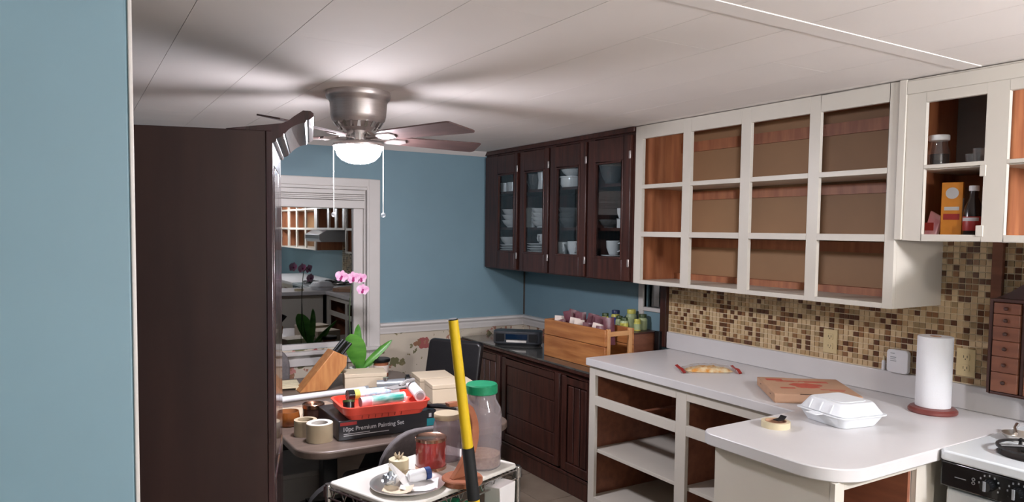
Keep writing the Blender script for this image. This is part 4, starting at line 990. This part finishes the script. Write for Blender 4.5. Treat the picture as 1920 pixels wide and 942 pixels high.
# ================================================================== cart
CA = 20.0
cz = .70
ct2 = thing('utility_cart', 'chrome wire utility cart with white board top in the foreground', 'cart', (-1.93, -2.37, FZ), CA)
hx, hy = .305, .20; z0 = cz-FZ
MB().prism(rrect(-hx+.004, hx-.004, -hy+.004, hy-.004, .02, 5), 'z', z0-.016, z0).build('board_top', 'cartw', ct2, bevel=.004)
for sx in (-1, 1):
    for sy in (-1, 1):
        p_ = MB().cyl((sx*(hx-.004), sy*(hy-.004), .0), .011, z0-.006, 14).build('post', 'chrome', ct2)
        MB().lathe([(.011, z0-.05), (.018, z0-.05), (.016, z0-.012), (.011, z0-.012)], (sx*(hx-.004), sy*(hy-.004), 0), 16).build('collar', 'chrome', p_)
for zz in (z0-.022, z0-.055):
    q = MB(); pts = [(-hx, -hy, zz), (hx, -hy, zz), (hx, hy, zz), (-hx, hy, zz), (-hx, -hy, zz)]
    for a in range(4): q.tube([pts[a], pts[a+1]], .0035, 6)
    q.build('rim_wire', 'chrome', ct2)
dm = meshonly(MB().box(-.0022, .0022, -hy, hy, -.0022, .0022), 'deck_wire', 'chrome')
for k in range(23): share('deck_wire', dm, ct2, (-hx+.026*(k+.7), 0, z0-.026))
dm2 = meshonly(MB().box(-.0018, .0018, -.0018, .0018, -.034, 0), 'truss_wire', 'chrome')
for sy in (-1, 1):
    for k in range(20): share('truss_wire', dm2, ct2, (-hx+.03*(k+.6), sy*hy, z0-.021), (0, .5*(1 if k % 2 else -1), 0))
for k in range(13): share('truss_wire', dm2, ct2, (-hx, -hy+.03*(k+.6), z0-.021), (.5*(1 if k % 2 else -1), 0, 0))
q = MB(); zz = .25
for a, b_ in (((-hx, -hy), (hx, -hy)), ((hx, -hy), (hx, hy)), ((hx, hy), (-hx, hy)), ((-hx, hy), (-hx, -hy))): q.tube([(*a, zz), (*b_, zz)], .004, 6)
q.build('lower_rim_wire', 'chrome', ct2)
for k in range(23): share('deck_wire', dm, ct2, (-hx+.026*(k+.7), 0, .25))
Z = cz+.0003
# red candle
rc = thing('red_candle', 'red glass candle with rose gold lid on the white cart', 'candle', (-1.893, -2.325, Z))
MB().lathe([(.0001, 0), (.056, 0), (.058, .004), (.058, .108), (.0001, .108)], n=36).build('jar', 'redglass', rc)
MB().lathe([(.0595, .0), (.0595, .012), (.0575, .013), (.0575, 0)], n=36).build('base_band', 'copper', rc)
MB().lathe([(.0001, .108), (.06, .1085), (.06, .118), (.0575, .121), (.052, .1175), (.0001, .1165)], n=36).build('lid', 'copper', rc)
cc = thing('cream_candle', 'small cream pillar candle with scalloped gold top on the cart', 'candle', (-2.02, -2.315, Z))
MB().lathe([(.0001, 0), (.036, 0), (.037, .003), (.037, .05), (.032, .053), (.0001, .052)], n=28).build('candle_body', 'wax', cc)
for k in range(6):
    a = 2*PI*k/6; MB().tube([(0, 0, .052), (.012*math.cos(a), .012*math.sin(a), .06), (.018*math.cos(a), .018*math.sin(a), .072)], [.004, .004, .002], 6).build('bow_loop', 'tan', cc)
# round tray with papers
rt = thing('pewter_tray', 'round pewter tray holding papers and a paper cup on the cart', 'tray', (-2.06, -2.475, Z))
rt.location = (-2.05, -2.468, Z)
MB().lathe([(.0001, 0), (.1, 0), (.116, .01), (.132, .013), (.133, .016), (.116, .014), (.1, .004), (.0001, .004)], n=56).build('tray', 'tin', rt)
def sheet(loc, rz, a, b_, label, m='tissue', curl=.01, name='paper_sheet'):
    mb = MB(); n = 7; vs = []
    for s_ in (0, .0012):
        for i_ in range(n):
            for j_ in range(n):
                u, v = i_/(n-1)*2-1, j_/(n-1)*2-1
                vs.append((u*a, v*b_, s_+curl*abs(u)**2.5+.4*curl*max(0, v)**3))
    fs = []
    for o_ in (0, n*n):
        for i_ in range(n-1):
            for j_ in range(n-1): fs.append((o_+i_*n+j_, o_+(i_+1)*n+j_, o_+(i_+1)*n+j_+1, o_+i_*n+j_+1))
    mb.add(vs, fs); o = mb.build(name, m, loc=loc); o.rotation_euler[2] = math.radians(rz); return tag(o, label, 'paper')
tx, ty, tzz = -2.05, -2.468, Z+.0045
sheet((tx+.03, ty-.035, tzz+.0), -28, .065, .05, 'flat white paper at the front of the pewter tray')
sheet((tx-.055, ty-.045, tzz+.0016), -35, .05, .03, 'folded cream paper at the left of the pewter tray', 'boxc')
sc = thing('paper_scoop', 'white folded paper cone standing on the pewter tray', 'paper cone', (tx-.01, ty+.02, tzz+.003), 30)
MB().add([(-.03, -.03, 0), (.035, -.015, 0), (.02, .03, 0), (-.05, .03, .075), (-.04, .022, .08), (.0, -.01, .03)], [(0, 1, 5), (1, 2, 5), (2, 3, 4), (2, 4, 5), (5, 4, 0), (4, 3, 0), (0, 3, 2), (0, 2, 1)]).build('cone', 'tissue', sc, smooth=0)
cyl_thing('white_tube', 'white lotion tube with dark blue cap on the pewter tray', 'tube', (tx+.0, ty-.0, tzz+.026), (tx+.085, ty+.0, tzz+.03), .022, 'white', (('blue_cap', .78, 1.0, .0224, 'bluecap'),), prof=lambda L_: [(.0001, 0), (.014, .004), (.021, .02), (.022, L_*.75), (.0001, L_*.78)])
fb = MB().ball((0, 0, .02), .026, 14, .8); rg = random.Random(9); fb.v = [(x*(1+rg.uniform(-.25, .25)), y*(1+rg.uniform(-.25, .25)), max(.0, z*(1+rg.uniform(-.2, .25)))) for x, y, z in fb.v]
tag(fb.build('foil_ball', 'foil', loc=(tx-.07, ty+.0, tzz+.0125), smooth=0), 'crumpled silver and blue foil on the pewter tray', 'foil')
# wooden banana stand
bs = thing('banana_stand', 'reddish wooden hook stand with round base behind the yellow pole', 'stand', (-1.865, -2.53, Z), 8)
MB().lathe([(.0001, 0), (.072, 0), (.074, .004), (.074, .018), (.07, .022), (.0001, .022)], n=36).build('base', 'stand', bs)
outer = bez((.0, .022), (.11, .15), (.04, .27), 9)+bez((.04, .27), (.01, .305), (-.07, .30), 5)[1:]
inner = bez((-.065, .285), (.01, .285), (.022, .25), 5)+bez((.022, .25), (.07, .15), (-.05, .022), 9)[1:]
MB().prism([(a, b_) for a, b_ in outer+inner], 'y', -.012, .012).build('arched_arm', 'stand', bs, bevel=.003)
# jars on the cart
wj = thing('wooden_lid_jar', 'clear glass canister with round wooden lid behind the red candle', 'jar', (-1.80, -2.285, Z))
wj.location = (-1.795, -2.265, Z)
MB().lathe([(.0001, 0), (.05, 0), (.054, .006), (.054, .14), (.046, .165), (.044, .165), (.051, .14), (.051, .008), (.0001, .006)], n=32).build('jar_body', 'clear', wj)
MB().lathe([(.0001, .165), (.05, .165), (.052, .168), (.052, .183), (.05, .186), (.0001, .186)], n=32).build('lid', 'tan', wj)
bj = thing('plastic_jar', 'large clear plastic jar with green screw lid on the white cart', 'jar', (-1.715, -2.40, Z))
MB().lathe([(.0001, 0), (.07, 0), (.076, .006), (.077, .08), (.079, .085), (.079, .2), (.074, .23), (.056, .262), (.054, .29), (.052, .29), (.054, .262), (.072, .23), (.077, .2), (.077, .085), (.075, .08), (.073, .008), (.0001, .004)], n=40).build('jar_body', 'clear', bj)
MB().lathe([(.0001, .005), (.072, .008), (.0735, .05), (.04, .057), (.0001, .052)], n=32).build('dry_mix', 'pasta', bj)
MB().lathe([(.0001, .284), (.058, .284), (.061, .287), (.061, .316), (.057, .321), (.0001, .321)], n=40).build('lid', 'green', bj)
# yellow pole
yp = thing('yellow_pole', 'upright yellow fibreglass tool handle with black grip leaning on the cart', 'tool handle', (-1.85, -2.655, FZ))
top, bot = Vector((-1.972, -2.66, 1.314)), Vector((-1.80, -2.655, FZ))
def on(t): return bot+(top-bot)*t-yp.location
def zt_(z): return (z-bot.z)/(top.z-bot.z)
def seg_(z0, z1, r0, r1, nm, m):
    return MB().tube([on(zt_(z0)), on(zt_(z1))], [r0, r1], 20).build(nm, m, yp)
yp.location = bot
seg_(.868, 1.31, .0185, .0165, 'upper_shaft', 'yellow'); seg_(1.31, 1.314, .0165, .014, 'top_cap', 'grip')
seg_(.685, .870, .0215, .021, 'grip', 'grip'); seg_(FZ, .686, .02, .02, 'lower_shaft', 'yellow')
# things under the cart
gb = thing('green_box', 'green plastic tub with lid on the lower cart shelf', 'tub', (-1.87, -2.47, FZ+.2525), CA)
frust(MB(), 0, .26, .07, .06, .08, .07).build('tub_body', 'green', gb, bevel=.004); frust(MB(), .26, .285, .086, .076, .086, .076).build('tub_lid', 'green', gb, bevel=.004)
wp = thing('white_paper_bag', 'white folded paper bag standing on the lower cart shelf', 'bag', (-1.70, -2.50, FZ+.2525), CA)
MB().hexa([(-.03, -.05, 0), (.03, -.05, 0), (.03, .04, 0), (-.03, .04, 0), (-.045, -.05, .36), (.035, -.06, .37), (.035, .03, .365), (-.04, .03, .35)]).build('bag_body', 'tissue', wp, bevel=.003)
MB().hexa([(-.034, -.056, .0), (-.012, -.056, .0), (-.012, -.052, .0), (-.034, -.052, .0), (-.036, -.064, .26), (-.028, -.064, .30), (-.028, -.052, .30), (-.036, -.052, .26)]).build('shaded_opening', 'black', wp)  # black plate stands for the shade inside the bag's opening
